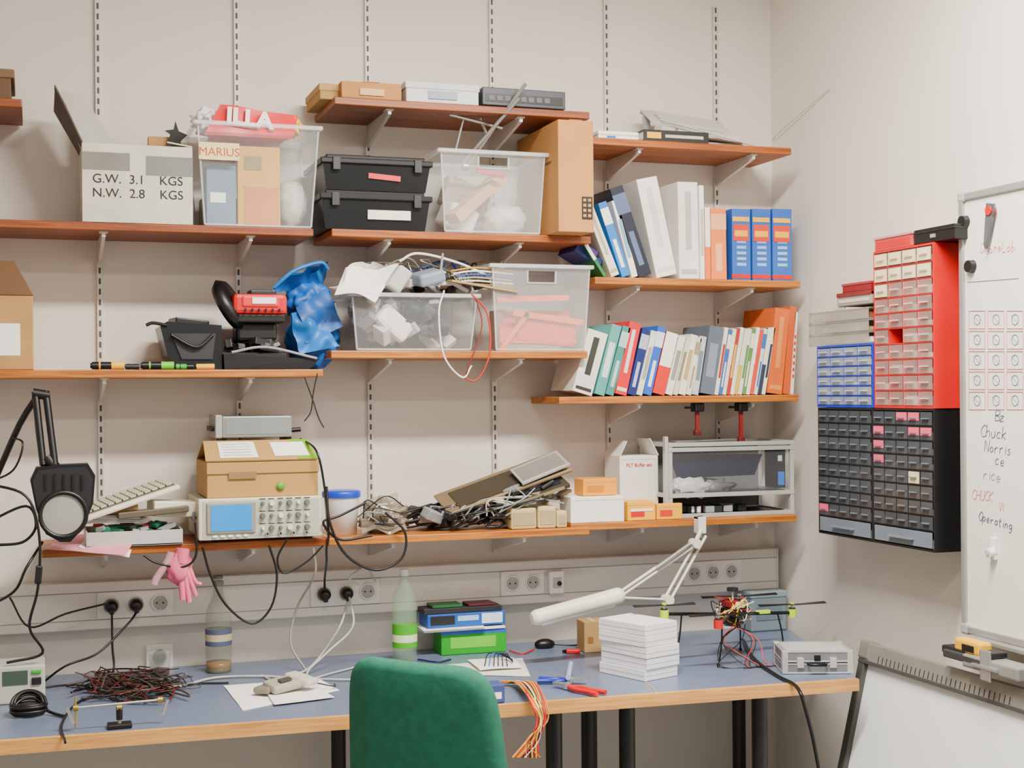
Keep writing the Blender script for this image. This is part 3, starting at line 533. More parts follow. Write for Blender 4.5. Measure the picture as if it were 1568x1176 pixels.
for i in range(30):
    c=Y(random.uniform(635,770),800,-.2); g.box((c.x,random.uniform(-.27,-.1),zJ+.02+random.random()*.035),(.04+random.random()*.04,.04,.02+random.random()*.015),random.choice([BLACK,DARK,BLACK,mat('#2e2c2a'),mat('#6a5a48'),GREY]),(random.uniform(-20,20),random.uniform(-20,20),random.random()*180),.004)
g.done()
g=G('broken_laptop_parts'); OL=mat('#78664a',.5)
a=Y(690,792,-.28); b=Y(868,722,-.24); L=(b-a).length; an=-math.degrees(math.atan2(b.z-a.z,b.x-a.x))
M=Matrix.Translation(a)@Matrix.Rotation(rad(an),4,'Y')@Matrix.Rotation(rad(24),4,'X')
g.bx(0,L,0,.14,0,.006,OL,.001,M); g.bx(L*.1,L*.85,.02,.12,.006,.009,mat('#3c352a',.5),0,M); g.bx(0,L,0,.006,.0,.012,mat('#a8926c'),.001,M)
M=Matrix.Translation(Y(800,742,-.29))@Matrix.Rotation(rad(-20),4,'Y')@Matrix.Rotation(rad(28),4,'X')
g.bx(0,.17,0,.09,0,.004,mat('#b4b2ac',.3,.3),.001,M); g.bx(.01,.16,.01,.08,.004,.0055,mat('#8f8d86',.3,.3),.0,M); g.bx(.0,.17,-.002,.002,-.002,.006,mat('#d8d6d0',.3,.3),0,M)
M=Matrix.Translation(Y(790,775,-.305))@Matrix.Rotation(rad(-16),4,'Y')@Matrix.Rotation(rad(20),4,'X')
g.bx(0,.19,0,.12,0,.014,mat('#3a342a',.5),.002,M); g.bx(.01,.17,-.001,.003,.002,.012,mat('#9a8866'),0,M); g.bx(.02,.17,.02,.1,.014,.02,DARK,.002,M)
for i in range(18): 
    p=Y(random.uniform(780,866),random.uniform(742,775),random.uniform(-.29,-.16)); g.box(p,(.05,.04,.010),random.choice([mat('#5c4c34'),GREY,DARK,mat('#9a8a6a'),BLACK,BLACK]),(random.uniform(-20,20),random.uniform(-30,5),random.random()*60),.002)
for i in range(10): g.tube([Y(random.uniform(700,800),790,-.29),Y(random.uniform(740,840),765,-.31),Y(random.uniform(780,870),random.uniform(740,775),-.3)],.0025,random.choice([BLACK,BLACK,GREY,CREAM]))
g.bx(Y(790,800,-.2).x,Y(850,800,-.2).x,-.18,-.08,zJ,zJ+.06,DARK,.004)
g.done()
g=G('beige_power_adapter'); BG=mat('#c9b480',.6)
for a,b,vt in((783,822,778),(824,852,775),(853,869,782)):
    x0,x1,_,z1=rect(a,b,vt,812,-.30); g.bx(x0,x1,-.30,-.20,zJ,z1,BG,.006); g.bx(x0+.006,x1-.006,-.302,-.299,zJ+.012,z1-.014,mat('#a89670'))
g.done()
# ===== shelf K =====
zK=SH['K'][0]+.0005
def carton(name,u0,u1,vt,base,yf,dep,m,label=None,flap=False,top=None):
    x0,x1,_,z1=rect(u0,u1,vt,vt+30,yf); g=G(name); g.bx(x0,x1,yf,yf+dep,base,z1,m,.0025); g.bx(x0+.001,x1-.001,yf-.0006,yf+.0003,z1-.012,z1-.0112,GREY)
    if label: g.bx(x0+(x1-x0)*.12,x0+(x1-x0)*.6,yf-.001,yf,base+(z1-base)*.2,base+(z1-base)*.6,label)
    if flap:
        g.sheet((x0,yf,z1),(x0,yf+dep,z1),(x0+.03,yf+dep,z1+.05),(x0+.025,yf,z1+.05),m,th=.003); g.sheet((x1,yf,z1),(x1,yf+dep,z1),(x1-.02,yf+dep,z1+.055),(x1-.03,yf,z1+.055),m,th=.003)
    return g,x0,x1,z1
g,x0,x1,zw=carton('white_carton',874,956,760,zK,-.295,.1,WHITE,None)
g.done()
g,x0,x1,_=carton('yellow_carton',893,945,733,zw+.0015,-.28,.08,mat('#f09a00',.5),mat('#c87c00')); g.done()
g,x0,x1,_=carton('yellow_carton',961,1004,768,zK,-.29,.09,mat('#f6b000',.5),RED); g.bx(x0+.01,x1-.01,-.292,-.2885,zK+.03,zK+.038,WHITE); g.done()
g,x0,x1,_=carton('yellow_carton',1006,1045,771,zK,-.29,.018,mat('#f6b000',.5),mat('#d03020')); g.done()
g,x0,x1,z1=carton('white_carton',949,1008,698,zK,-.175,.13,mat('#ebe8e0',.6),None,True); g.text('PLT Buffer etc',.016,((x0+x1)/2,-.177,z1-.035),RED); g.bx(x0+.004,x1-.004,-.1762,-.175,zK+.03,zK+.032,mat('#c9c5ba')); g.done()
g=G('aluminium_frame_enclosure'); yf=-.27; x0,x1,_,z1=rect(1024,1216,676,786,yf); AF=mat('#c6c8c5',.35,.4)
s_=.014; zk=zK
for (a,b) in((x0,x0+s_),(x1-s_,x1)):
    for yy in(yf,-.05): g.bx(a,b,yy,yy+s_,zk,z1,AF,.001)
H_=z1-zk; zm=zk+H_*.27
for zz in(zk,zm,z1-s_,z1-s_*2.2): g.bx(x0,x1,yf-.002,yf+s_-.002,zz,zz+s_*.95,AF,.001)
for zz in(zk,z1-s_): g.bx(x0,x1,-.05,-.034,zz,zz+s_,AF); 
for xx in(x0,x1-s_):
    for zz in(zk,zm,z1-s_): g.bx(xx,xx+s_,yf,-.034,zz,zz+s_,AF)
g.bx(x0+s_,x1-s_,-.045,-.042,zk,z1,mat('#6f6f70')); g.bx(x0+s_,x1-s_,yf+.01,-.05,zk+.004,zk+.010,DARK); g.bx(x0+s_,x1-s_,yf+.018,-.05,zm,zm+.006,mat('#3d3f40'))
g.bx(x0+s_,x1-s_,yf+.004,yf+.006,zm+s_,z1-s_,PANE)
g.prism([(x0+.02,-.235,z1-.04),(x1-.10,-.235,z1-.045),(x1-.13,-.235,z1-.115),(x0+.05,-.235,z1-.12)],(0,.006,0),mat('#060a28',.3))
g.blob((x0+.09,-.235,zm+.03),(.07,.015,.032),mat('#b4b4b6',.5),amp=.4,fr=5,seed=31,sub=3); g.blob((x0+.19,-.225,zm+.026),(.06,.025,.028),mat('#4a4c50',.5),amp=.4,fr=5,seed=33,sub=3)
g.bx(x1-.055,x1-.022,-.25,-.17,zm+.02,z1-.03,BLACK); g.bx(x1-.05,x1-.027,-.252,-.249,zm+.03,zm+.075,BLUE); g.bx(x1-.05,x1-.035,-.252,-.249,z1-.07,z1-.05,mat('#b9c2c8'))
for i in range(14): g.box((x0+.05+random.random()*.27,-.235+random.random()*.06,zk+.024),(.04,.03,.02),random.choice([PINK,DARK,GREY,WHITE,BLACK,DARK]),(0,0,random.random()*90))
g.box((x0+.16,-.23,z1+.004),(.24,.02,.004),METAL,(0,-1,2)); g.bx(x0-.012,x0,yf,yf+.02,zk,z1+.02,AF,.002)
g.done()
for uu,vb in((1066,668),(1133,678)):
    g=G('quick_clamp'); zs=SH['H'][0]-.0235; p=Y(uu,640,-.25)
    g.bx(p.x-.012,p.x+.022,-.27,-.23,zs-.03,zs-.001,BLACK,.004); b=Y(uu,vb,-.25); g.bx(p.x-.003,p.x+.009,-.256,-.246,b.z+.004,zs-.02,mat('#7a1c20',.4)); g.bx(p.x-.008,p.x+.014,-.262,-.24,b.z+.003,b.z+.02,mat('#5a1518',.4),.003); g.bx(p.x-.04,p.x-.012,-.255,-.245,zs-.02,zs-.012,BLACK); g.done()
# ===== articulated lamp =====
g=G('articulated_desk_lamp'); LW=mat('#e2dfd4',.4)
c0=Y(1073,797,-.325); c1=Y(1064,832,-.36); e0=Y(942,915,-.42); k=Y(1022,918,-.40); sk=SH['K'][0]
g.bx(c0.x-.014,c0.x+.014,-.335,-.29,sk+.0003,sk+.010,LW,.002); g.bx(c0.x-.014,c0.x+.014,-.337,-.3015,sk-.045,sk+.010,LW,.002); g.cyl((c0.x,-.318,sk-.06),(c0.x,-.318,sk-.03),.01,METAL)
g.cyl((c0.x,-.33,sk-.03),c1,.007,LW)
for o in (-.010,.010):
    v=Vector((o*.5,0,o)); g.tube([c1+v,e0+v],.0055,LW,sub=1); g.tube([c0+Vector((o*1.2,-.012,-.05)),k+Vector((o*1.2,0,0))],.005,LW,sub=1)
g.tube([c1+Vector((-.02,-.008,0)),c1.lerp(e0,.5)+Vector((0,-.008,.008))],.007,METAL,sub=1)
for q in(c1,e0,k): g.cyl(q+Vector((0,-.02,0)),q+Vector((0,.02,0)),.015,LW)
g.cyl(e0+Vector((.0,-.022,0)),e0+Vector((0,-.027,0)),.011,RED,n=10)
g.tube([k,k.lerp(e0,.5),e0],.004,LW,sub=1)
h0=Y(948,912,-.43); h1=Y(820,946,-.43); dd=(h1-h0).normalized(); 
g.cyl(h0,h1,.026,mat('#f0eada',.4),.024,n=18); g.cyl(h0-dd*.012,h0,.02,LW,.026,n=18); g.cyl(h1,h1+dd*.012,.024,LW,.017,n=18); g.cyl(h0+dd*.02+Vector((0,0,-.016)),h1-dd*.02+Vector((0,0,-.016)),.014,mat('#f4f2e8',.3,emis=.1))
g.done()
# ===== desk items =====
def base(u,v): return Z(u,v,dz+.0009)
g=G('glass_bottle'); p=base(335,1028); hh=(Y(335,882,p.y).z-dz)
GL=mat('#8e9484',.05,alpha=.26); g.lathe(p,[(0,0),(.036,0),(.039,.01),(.039,hh*.52),(.034,hh*.66),(.016,hh*.80),(.013,hh*.97),(.0145,hh)],GL); g.lathe(p,[(.0396,hh*.28),(.0396,hh*.45)],mat('#4b5474',.6)); g.lathe(p,[(.0399,hh*.33),(.0399,hh*.40)],mat('#bdb28c',.6)); g.lathe(p,[(0,.004),(.036,.004),(.0365,.03),(0,.03)],mat('#a97c38',.2,alpha=.7))
g.lathe(p,[(.0135,hh*.9),(.0165,hh*.91),(.0165,hh*.94),(.0135,hh*.95)],mat('#7c8070',.1,alpha=.8)); g.lathe(p,[(.013,hh*.97),(.0155,hh*.98),(.0145,hh)],mat('#5c6050',.1)); g.lathe(p,[(.036,.0),(.0395,.008),(.036,.012)],mat('#6c6c54',.1,alpha=.7)); g.done()
g=G('soda_bottle'); p=base(620,1014); hh=(Y(620,872,p.y).z-dz)
g.lathe(p,[(0,0),(.033,0),(.037,.012),(.038,hh*.3),(.036,hh*.35),(.038,hh*.4),(.038,hh*.62),(.03,hh*.75),(.014,hh*.88),(.0125,hh*.94)],mat('#a4c8a0',.08,alpha=.24)); g.lathe(p,[(.0385,hh*.17),(.0385,hh*.42)],mat('#44b010',.5)); g.lathe(p,[(.0388,hh*.23),(.0388,hh*.31)],mat('#e4ecb8',.5)); g.cyl(p+Vector((0,0,hh*.93)),p+Vector((0,0,hh)),.0145,mat('#d8dcd8')); g.done()
p=base(676,1004)
M=Matrix.Translation(p)@Matrix.Rotation(rad(-2),4,'Z')
g=G('green_carton'); g.bx(0,.215,0,.105,0,.075,mat('#0ca018',.45),.002,M); g.bx(.03,.18,-.001,0,.02,.055,mat('#6cc830'),0,M); g.bx(.0,.215,-.0008,0,.064,.075,mat('#2a5cc0'),0,M); g.done()
g=G('paper_stack'); M=Matrix.Translation((p.x-.06,p.y-.012,dz+.078))
g.bx(0,.27,0,.11,0,.006,PAPER,0,M); g.sheet(M@Vector((-.005,-.01,.008)),M@Vector((.2,-.015,.008)),M@Vector((.2,.10,.008)),M@Vector((.0,.10,.009)),PAPER,amp=.0012,th=.002); g.done()
M=Matrix.Translation((p.x-.045,p.y,dz+.0895))
g=G('blue_component_box'); g.bx(0,.26,0,.1,0,.042,mat('#1454b0',.45),.002,M); g.bx(.01,.09,-.001,0,.008,.036,DARK,0,M); g.bx(.1,.17,-.001,0,.018,.034,mat('#9cc4e4'),0,M); g.bx(.18,.25,-.001,0,.006,.038,mat('#d4e0ec'),0,M); g.bx(-.01,.25,.005,.1,.0425,.06,mat('#23262c'),.002,M); g.bx(.02,.12,.01,.09,.0605,.07,mat('#2e7a42'),.002,M); g.bx(.14,.23,.01,.09,.0605,.068,mat('#6c2030'),.002,M); g.done()
p=base(895,1000); M=Matrix.Translation(p)@Matrix.Rotation(rad(-4),4,'Z')
g=G('small_cardboard_box'); g.bx(0,.072,0,.08,0,.098,mat('#b08c54',.8),.002,M); g.bx(.012,.03,-.001,0,.03,.05,mat('#8a6230'),0,M); g.bx(.028,.043,.0,.08,.0982,.099,mat('#d0b47c'),0,M); g.done()
g=G('stack_of_white_boxes'); p=base(990,1044)
for i in range(5):
    M=Matrix.Translation(p+Vector((random.uniform(-.004,.004),random.uniform(-.003,.003),i*.0325)))@Matrix.Rotation(rad(22+random.uniform(-1.5,1.5)),4,'Z')
    g.bx(-.0,.135,0,.19,0,.031,mat('#f0f0f2',.5,var=.02),.001,M); g.bx(.002,.133,-.0006,0,.0145,.0155,mat('#b4b6ba'),0,M); g.bx(-.0006,0,.002,.188,.0145,.0155,mat('#b4b6ba'),0,M)
g.done()
g=G('aluminium_case'); p=base(1199,1032); q=base(1308,1036); w=(q-p).length; yaw=math.degrees(math.atan2(q.y-p.y,q.x-p.x))
M=Matrix.Translation(p)@Matrix.Rotation(rad(max(min(yaw,6),-20)),4,'Z'); AS=mat('#8e9194',.35,.55); SI=mat('#dcdddd',.25,.6)
g.bx(0,w,0,.16,.0,.066,AS,.004,M)
for zz in(.0,.026,.034,.062): g.bx(-.002,w+.002,-.002,.162,zz+.0003,zz+.005,SI,.001,M)
g.bx(-.0015,w+.0015,-.0015,.1615,.031,.034,BLACK,0,M)
for i in range(7): g.bx(.012,w-.012,.018+i*.019,.021+i*.019,.066,.0685,SI,0,M)
for a in(0,w-.012): g.bx(a-.003,a+.015,-.004,.02,0,.069,SI,.003,M); g.bx(a-.003,a+.015,.14,.164,0,.069,SI,.003,M)
for a in(.25,.72): g.bx(w*a-.01,w*a+.01,-.008,0,.018,.048,SI,.002,M)
g.tube([M@Vector((w*.36,-.003,.03)),M@Vector((w*.38,-.02,.03)),M@Vector((w*.60,-.02,.03)),M@Vector((w*.62,-.003,.03))],.005,BLACK,sub=1); g.bx(w*.45,w*.54,-.004,0,.038,.055,BLACK,.001,M); g.done()
g=G('grey_plastic_box'); x0,x1,_,z1=rect(1146,1206,905,960,-.10); x1=min(x1,WX-.02)
g.bx(x0,x1,-.12,-.02,dz+.0006,z1,mat('#6f8088',.5),.006); g.bx(x0-.003,x1+.001,-.123,-.017,z1-.02,z1+.002,mat('#7f9098',.5),.004); g.bx(x0+.02,x1-.02,-.1225,-.119,dz+.04,z1-.05,mat('#607080')); g.done()
# ---- quadcopter
g=G('quadcopter_drone'); c=Y(1122,940,-.50); hub=c.copy()
CF=mat('#121214',.35); NEON=mat('#c4ec10',.4); 
def arm(u,v,y,col,pl,pr,pv):
    m_=Y(u,v,y)
    g.tube([hub,m_],.0065,CF,n=4,sub=1); g.cyl(m_+Vector((0,0,-.014)),m_+Vector((0,0,.012)),.014,col); g.cyl(m_+Vector((0,0,.012)),m_+Vector((0,0,.028)),.004,METAL); g.cyl(m_+Vector((0,0,.012)),m_+Vector((0,0,.016)),.011,DARK)
    a=Y(pl,pv,y); b=Y(pr,pv,y); t=m_+Vector((0,0,.026)); a.z=t.z;b.z=t.z; ln=(b-a).length/2; di=(b-a).normalized()*ln
    pp=Vector((-di.y,di.x,0)).normalized()
    for sg in(-1,1):
        e=t+di*sg; g.sheet(t-pp*.008,t+pp*.008,e+pp*.005*1+Vector((0,0,.004)),e-pp*.009,CF,nx=2,ny=8,th=.002)
    g.cyl(t+Vector((0,0,-.002)),t+Vector((0,0,.007)),.007,NEON if col is NEON else METAL)
    lg=m_.lerp(hub,.25); lgb=Vector((lg.x+(m_.x-hub.x)*.1,lg.y,dz+.0015)); g.tube([lg,lg.lerp(lgb,.5)+Vector((.004,0,0)),lgb],.0028,CF); g.cyl(lgb,lgb+Vector((0,0,.008)),.005,BLACK)
arm(1017,940,-.55,NEON,968,1062,925); arm(1213,938,-.48,NEON,1160,1262,917); arm(1132,925,-.38,DARK,1070,1185,905); arm(1100,955,-.66,RED,1060,1150,940)
g.box(hub,(.10,.10,.004),CF,(0,0,30)); g.box(hub+Vector((0,0,.02)),(.075,.075,.003),CF,(0,0,30)); g.box(hub+Vector((0,0,.011)),(.05,.05,.012),mat('#1e7a40'),(0,0,30),.001); g.box(hub+Vector((-.01,0,.034)),(.045,.05,.02),mat('#7a1418'),(5,0,20),.003); g.box(hub+Vector((.015,-.02,.03)),(.03,.03,.018),mat('#c8c060'),(0,10,50),.002); g.box(hub+Vector((0,0,-.02)),(.07,.04,.028),mat('#2c2c34'),(0,0,30),.004); g.cyl(hub+Vector((0,0,.02)),hub+Vector((0,.0,.075)),.003,mat('#d8d8d0')); g.cyl(hub+Vector((0,0,.072)),hub+Vector((0,.0,.082)),.018,DARK)
g.box(hub.lerp(Y(1213,938,-.48),.5)+Vector((0,0,.004)),(.05,.012,.012),NEON,(0,0,0),.002)
for i in range(34):
    q=[hub+Vector((random.uniform(-.06,.06),random.uniform(-.05,.05),random.uniform(-.03,.05))) for _ in range(4)]; g.tube(q,.0017,random.choice([RED,BLACK,YEL,WHITE,BLACK,BLACK,GREY]))
for i in range(9):
    q=[hub+Vector((random.uniform(-.03,.03),-.03,-.03)),hub+Vector((random.uniform(-.09,.07),-.08,-.07)),Vector((hub.x+random.uniform(-.12,.06),hub.y-.12-random.random()*.05,dz+.004)),Vector((hub.x+random.uniform(-.06,.1),hub.y-.18,dz+.004))]; g.tube(q,.0015,[BLACK,BLACK,RED][i%3])
g.done()
def pliers(name,u0,v0,u1,v1,c1,L):
    a=base(u0,v0);b=base(u1,v1); a.z=b.z=dz+.010; d=(b-a).normalized(); n_=Vector((-d.y,d.x,0)); g=G(name)
    for s in(-1,1):
        g.tube([a-n_*s*.004,a+d*L*.3+n_*s*.014,a+d*L*.62+n_*s*.012,a+d*L+n_*s*.018],.0068,c1,n=8)
        g.prism([a,a-d*.05+n_*s*.003,a-d*.048+n_*s*.008,a+n_*s*.012],(0,0,.007),METAL)
    g.cyl(a-Vector((0,0,.006)),a+Vector((0,0,.01)),.011,METAL); g.done()
pliers('pliers',868,1056,918,1066,RED,.13)
pliers('wire_cutter',872,1047,832,1046,mat('#1c2c9c',.4),.09)
g=G('screwdriver'); a=base(870,1050);b=base(874,1028); a.z=b.z=dz+.024; g.cyl(a,b,.0075,mat('#9fb6d8',.3)); g.cyl(b,b+(b-a).normalized()*.05-Vector((0,0,.01)),.0025,METAL); g.done()
g=G('red_clip'); a=base(878,1001); g.box(a+Vector((0,0,.008)),(.045,.02,.014),RED,(0,0,-25),.004); g.box(a+Vector((-.02,.02,.006)),(.02,.012,.01),BLACK,(0,0,30),.003); g.done()
g=G('computer_mouse'); a=base(834,992); g.blob(a+Vector((0,0,.012)),(.035,.022,.018),BLACK,amp=.02,floor=dz+.001); g.tube([a+Vector((.02,0,.01)),base(880,990)+Vector((0,0,.004)),base(890,985)+Vector((0,0,.004))],.0025,BLACK); g.tube([base(780,998)+Vector((0,0,.004)),base(800,1003)+Vector((0,0,.004)),base(818,996)+Vector((0,0,.004))],.0025,RED); g.done()
g=G('loose_papers')
g.sheet(base(342,1050),base(372,1088),base(520,1058),base(490,1040),PAPER,nx=16,ny=10,amp=.002,fr=8); g.sheet(base(400,1052)+Vector((0,0,.004)),base(420,1082)+Vector((0,0,.004)),base(512,1070)+Vector((0,0,.004)),base(470,1046)+Vector((0,0,.004)),WHITE,amp=.002); g.done()
g=G('handheld_meter'); a=base(435,1062); g.box(a+Vector((0,0,.027)),(.10,.07,.024),mat('#a29e90',.6),(8,-6,20),.008); g.box(a+Vector((.05,.01,.036)),(.09,.05,.02),mat('#c4c0b2',.6),(0,10,-50),.008); g.box(a+Vector((.0,-.015,.042)),(.035,.02,.004),mat('#45463e'),(8,-6,20)); g.box(a+Vector((-.05,0,.017)),(.06,.05,.018),mat('#7e7a6c',.6),(0,0,50),.006); g.tube([a+Vector((.09,.02,.02)),a+Vector((.14,.0,.01)),base(512,1050)+Vector((0,0,.006))],.002,DARK); g.done()
g=G('loose_papers'); g.sheet(base(684,1018),base(712,1034),base(812,1036),base(800,1008),mat('#e2e0d2',.7),amp=.002); g.sheet(base(716,1014)+Vector((0,0,.006)),base(735,1030)+Vector((0,0,.008)),base(800,1026)+Vector((0,0,.008)),base(785,1010)+Vector((0,0,.006)),PAPER,amp=.003,fr=12)
g.done()
g=G('jumper_wires'); 
for i in range(6): g.tube([base(742+i*7,1026)+Vector((0,0,.012)),base(750+i*5,1014)+Vector((0,0,.028)),base(785,1016+i)+Vector((0,0,.014))],.0016,[BLACK,BLUE,BLACK,DARK,BLACK][i%5])
g.done()
g=G('ribbon_cable_bundle'); cs_=[YEL,RED,mat('#c07828'),mat('#d8b840'),RED,BLACK,WHITE,mat('#d8b040'),mat('#a01810'),BLACK,YEL,mat('#8a1410')]
for i in range(15):
    s=base(768+i*1.5,1048+i%3)+Vector((0,0,.008)); j=random.uniform(-6,6)
    g.tube([s,base(790+i*2,1056)+Vector((0,0,.02)),Y(810+i*1.6+j*.5,1072,-.95),Y(822+i*.8+j,1105,-.985),Y(806+(i%7)*3,1135,-.985),Y(785+i*3,1160,-.985)],.0024,cs_[i%12])
g.done()
g=G('small_blue_box'); M=Matrix.Translation(base(752,1074)); g.bx(-.03,.03,-.03,.03,0,.05,mat('#3a4c84',.5),.003,M); g.bx(-.02,.02,-.0305,-.03,.012,.03,WHITE,0,M); g.done()
g=G('bench_power_supply'); p=base(22,1078); x1=base(70,1084).x; zt1=Y(50,1019,p.y).z; 
g.bx(p.x-.2,x1,p.y,p.y+.14,dz+.0009,zt1,mat('#b4b5ab',.5),.004); g.bx(p.x-.03,x1-.045,p.y-.002,p.y,zt1-.05,zt1-.012,mat('#3c4c44')); g.bx(x1-.035,x1-.01,p.y-.006,p.y,dz+.05,dz+.07,DARK,.002); g.bx(x1-.035,x1-.01,p.y-.006,p.y,dz+.08,dz+.09,GREEN,.002); g.done()
g=G('coiled_black_cable'); a=base(44,1096)
for k in range(7):
    r_=.036+.004*(k%3); tl=rad(28+6*k); g.tube([a+Vector((r_*cos(t),r_*.7*sin(t),.006+k*.004+max(0,r_*sin(t)*.9*sin(tl)))) for t in [i*math.pi/6 for i in range(13)]],.0045,BLACK,sub=3)
g.tube([a+Vector((.03,0,.02)),a+Vector((.06,-.02,.006)),base(100,1100)+Vector((0,0,.005))],.0045,BLACK); g.blob(a+Vector((0,.0,.02)),(.03,.02,.018),DARK,amp=.1,floor=dz+.002); g.done()
g=G('tangled_wires')
for i in range(46):
    u_=random.uniform(150,255); v_=random.uniform(1043,1068); q=[]
    for k in range(6): 
        P_=base(u_+random.uniform(-52,52),v_+random.uniform(-14,14)); P_.z+=.004+random.random()*.02; q.append(P_)
    g.tube(q,random.choice([.0015,.002,.0026]),random.choice([BLACK,mat('#5a1814'),mat('#6a2018'),DARK,mat('#4a4440'),BLACK,mat('#4c3a2a'),mat('#3a2a22')]))
g.done()
g=G('helping_hands_stand'); a=base(183,1114)
g.box(a+Vector((0,0,.006)),(.06,.04,.012),BLACK,(0,0,0),.003); g.cyl(a,a+Vector((0,0,.05)),.005,METAL); j=a+Vector((0,0,.05)); l_=j+Vector((-.105,0,.008)); r_=j+Vector((.10,0,.012))
g.cyl(l_,r_,.003,METAL); 
for q in(l_,j,r_): g.cyl(q+Vector((-.006,0,0)),q+Vector((.006,0,0)),.008,mat('#b09a50',.3,.8))
for q,s in((l_,-1),(r_,1)): g.box(q+Vector((s*.012,0,-.02)),(.008,.008,.04),METAL,(0,20*s,0)); 
g.cyl(l_+Vector((0,0,.03)),l_+Vector((0,0,-.05)),.0025,mat('#b0a050',.3,.6)); g.cyl(j+Vector((0,0,.0)),j+Vector((.0,0,-.03)),.008,BLACK); g.done()
g=G('transparent_cup'); 
a=base(245,1035); g.lathe(a,[(0,0),(.028,0),(.034,.07),(.036,.07)],mat('#c8ccc8',.05,alpha=.3)); g.lathe(a,[(0,.003),(.026,.003),(.028,.02),(0,.02)],mat('#7a3024')); g.done()
g=G('pink_rubber_glove'); PG=mat('#f07090',.4,alpha=.92); a=Y(285,870,-.33); 
g.blob((a.x-.02,-.325,a.z-.0),(.035,.018,.045),PG,amp=.2,seed=41,sub=3)
for i,(u_,v_) in enumerate(((280,918),(290,922),(300,912),(308,895))): 
    e=Y(u_,v_,-.33); g.tube([Y(275+i*5,868,-.325),Y(278+i*7,890,-.33),e],.009-.001*i,PG,n=8)
g.tube([Y(262,846,-.325),Y(255,862,-.325),Y(240,885,-.325),Y(236,895,-.325)],.011,mat('#d8a0ac',.4,alpha=.7),n=8); g.tube([Y(280,840,-.325),Y(278,862,-.325)],.02,PG,n=8); g.done()
# ---------------- cables ----------------
def cable(n,pts,r=.0035,m=BLACK):
    g=G(n); g.tube(pts,r,m,n=6); g.done()
def up(u,v,o=.0045): return base(u,v)+Vector((0,0,o))
cable('power_cable',[P1[0],Y(172,990,-.12),Y(174,1025,-.14),up(160,1046),up(110,1054)])
cable('power_cable',[P1[1],Y(196,955,-.14),Y(150,1000,-.2),Y(100,1020,-.25),up(60,1052)])
cable('power_cable',[P2[1],Y(520,960,-.16),Y(490,1005,-.16),up(466,1030),up(440,1035)],.0035,LG)
cable('power_cable',[P2[1]+Vector((.03,-.02,.05)),Y(535,885,-.14),Y(560,870,-.12),Y(575,890,-.09)],.0035,LG)
cable('power_cable',[Y(535,915,-.12),Y(540,960,-.2),Y(500,1000,-.25),up(470,1036),up(520,1043),up(620,1040)],.0035,LG)
cable('power_cable',[Y(480,840,-.32),Y(482,880,-.3),Y(455,930,-.2),Y(445,985,-.2),up(468,1028)],.0035,mat('#9d968c'))
cable('power_cable',[Y(310,838,-.345),Y(322,880,-.34),Y(345,925,-.34),Y(385,955,-.34),Y(415,930,-.34),Y(424,880,-.34),Y(412,835,-.345)],.0035)
cable('power_cable',[Y(220,850,-.325),Y(240,862,-.33),Y(280,868,-.34),Y(300,850,-.345),Y(299,800,-.345)],.0035)
cable('power_cable',[Y(440,825,-.345),Y(425,855,-.34),Y(435,878,-.34),Y(470,860,-.34),Y(495,835,-.34)],.003)
cable('power_cable',[P2[0],Y(497,890,-.12),Y(500,860,-.3),Y(500,840,-.34),Y(503,815,-.345),Y(496,740,-.345),Y(484,690,-.34),Y(460,672,-.18)],.0035)
cable('power_cable',[Y(500,745,-.34),Y(505,800,-.36),Y(530,850,-.36),Y(575,873,-.36),Y(615,855,-.36),Y(620,815,-.35),Y(590,785,-.345)],.004)
cable('power_cable',[Y(560,770,-.345),Y(520,790,-.345),Y(495,800,-.35),Y(520,826,-.345),Y(570,820,-.345)],.004)
cable('power_cable',[Y(-20,740,-.4),Y(40,760,-.43),Y(60,820,-.43),Y(58,900,-.42),Y(45,960,-.4),Y(65,1000,-.38),Y(10,1015,-.38)],.004)
cable('power_cable',[Y(-20,800,-.36),Y(40,775,-.37),Y(55,805,-.37),Y(35,830,-.37),Y(-10,835,-.36)],.004)
cable('power_cable',[Y(65,830,-.33),Y(40,870,-.38),Y(22,905,-.36),Y(-20,930,-.3)],.004)
cable('power_cable',[Y(20,670,-.3),Y(35,680,-.34),Y(20,720,-.34),Y(-20,740,-.3)],.003)
cable('power_cable',[Y(15,915,-.12),Y(45,960,-.16),Y(100,940,-.16),P1[0]+Vector((-.02,-.0,.03))],.003)
g=G('cable_inline_switch'); g.box(Y(59,880,-.425),(.018,.014,.05),BLACK,(0,5,0),.004); g.done()
cable('usb_cable',[Y(466,577,-.28),Y(478,610,-.28),Y(488,640,-.28),Y(496,655,-.28)],.002,DARK); cable('usb_cable',[Y(486,572,-.28),Y(480,600,-.28),Y(476,630,-.28),Y(466,645,-.28)],.002,DARK)
cable('antenna_cord',[Y(1183,215,-.02),Y(1196,200,-.1),X(1270,136,WX-.006)],.0015,LG)
cable('power_cable',[up(1138,985,.01),up(1155,1012,.006),up(1188,1036),up(1215,1050),Y(1226,1062,-1.0),Y(1232,1080,-1.0),Y(1245,1130,-1.0),Y(1258,1200,-1.0)],.0055)
cable('desk_cable',[up(180,1044),up(260,1055),up(330,1040),up(410,1038),up(470,1044)],.004,LG)
cable('desk_cable',[up(100,1140),up(95,1110),up(125,1075),up(190,1062)],.0035)
cable('desk_cable',[up(640,1012),up(670,1016),up(690,1012)],.003,NAVY)
cable('desk_cable',[up(28,1060),up(120,1052),up(200,1078),up(280,1052),up(350,1048)],.003)
cable('desk_cable',[up(400,1036),up(440,1050),up(520,1030),up(560,1022),up(610,1028)],.003,LG)
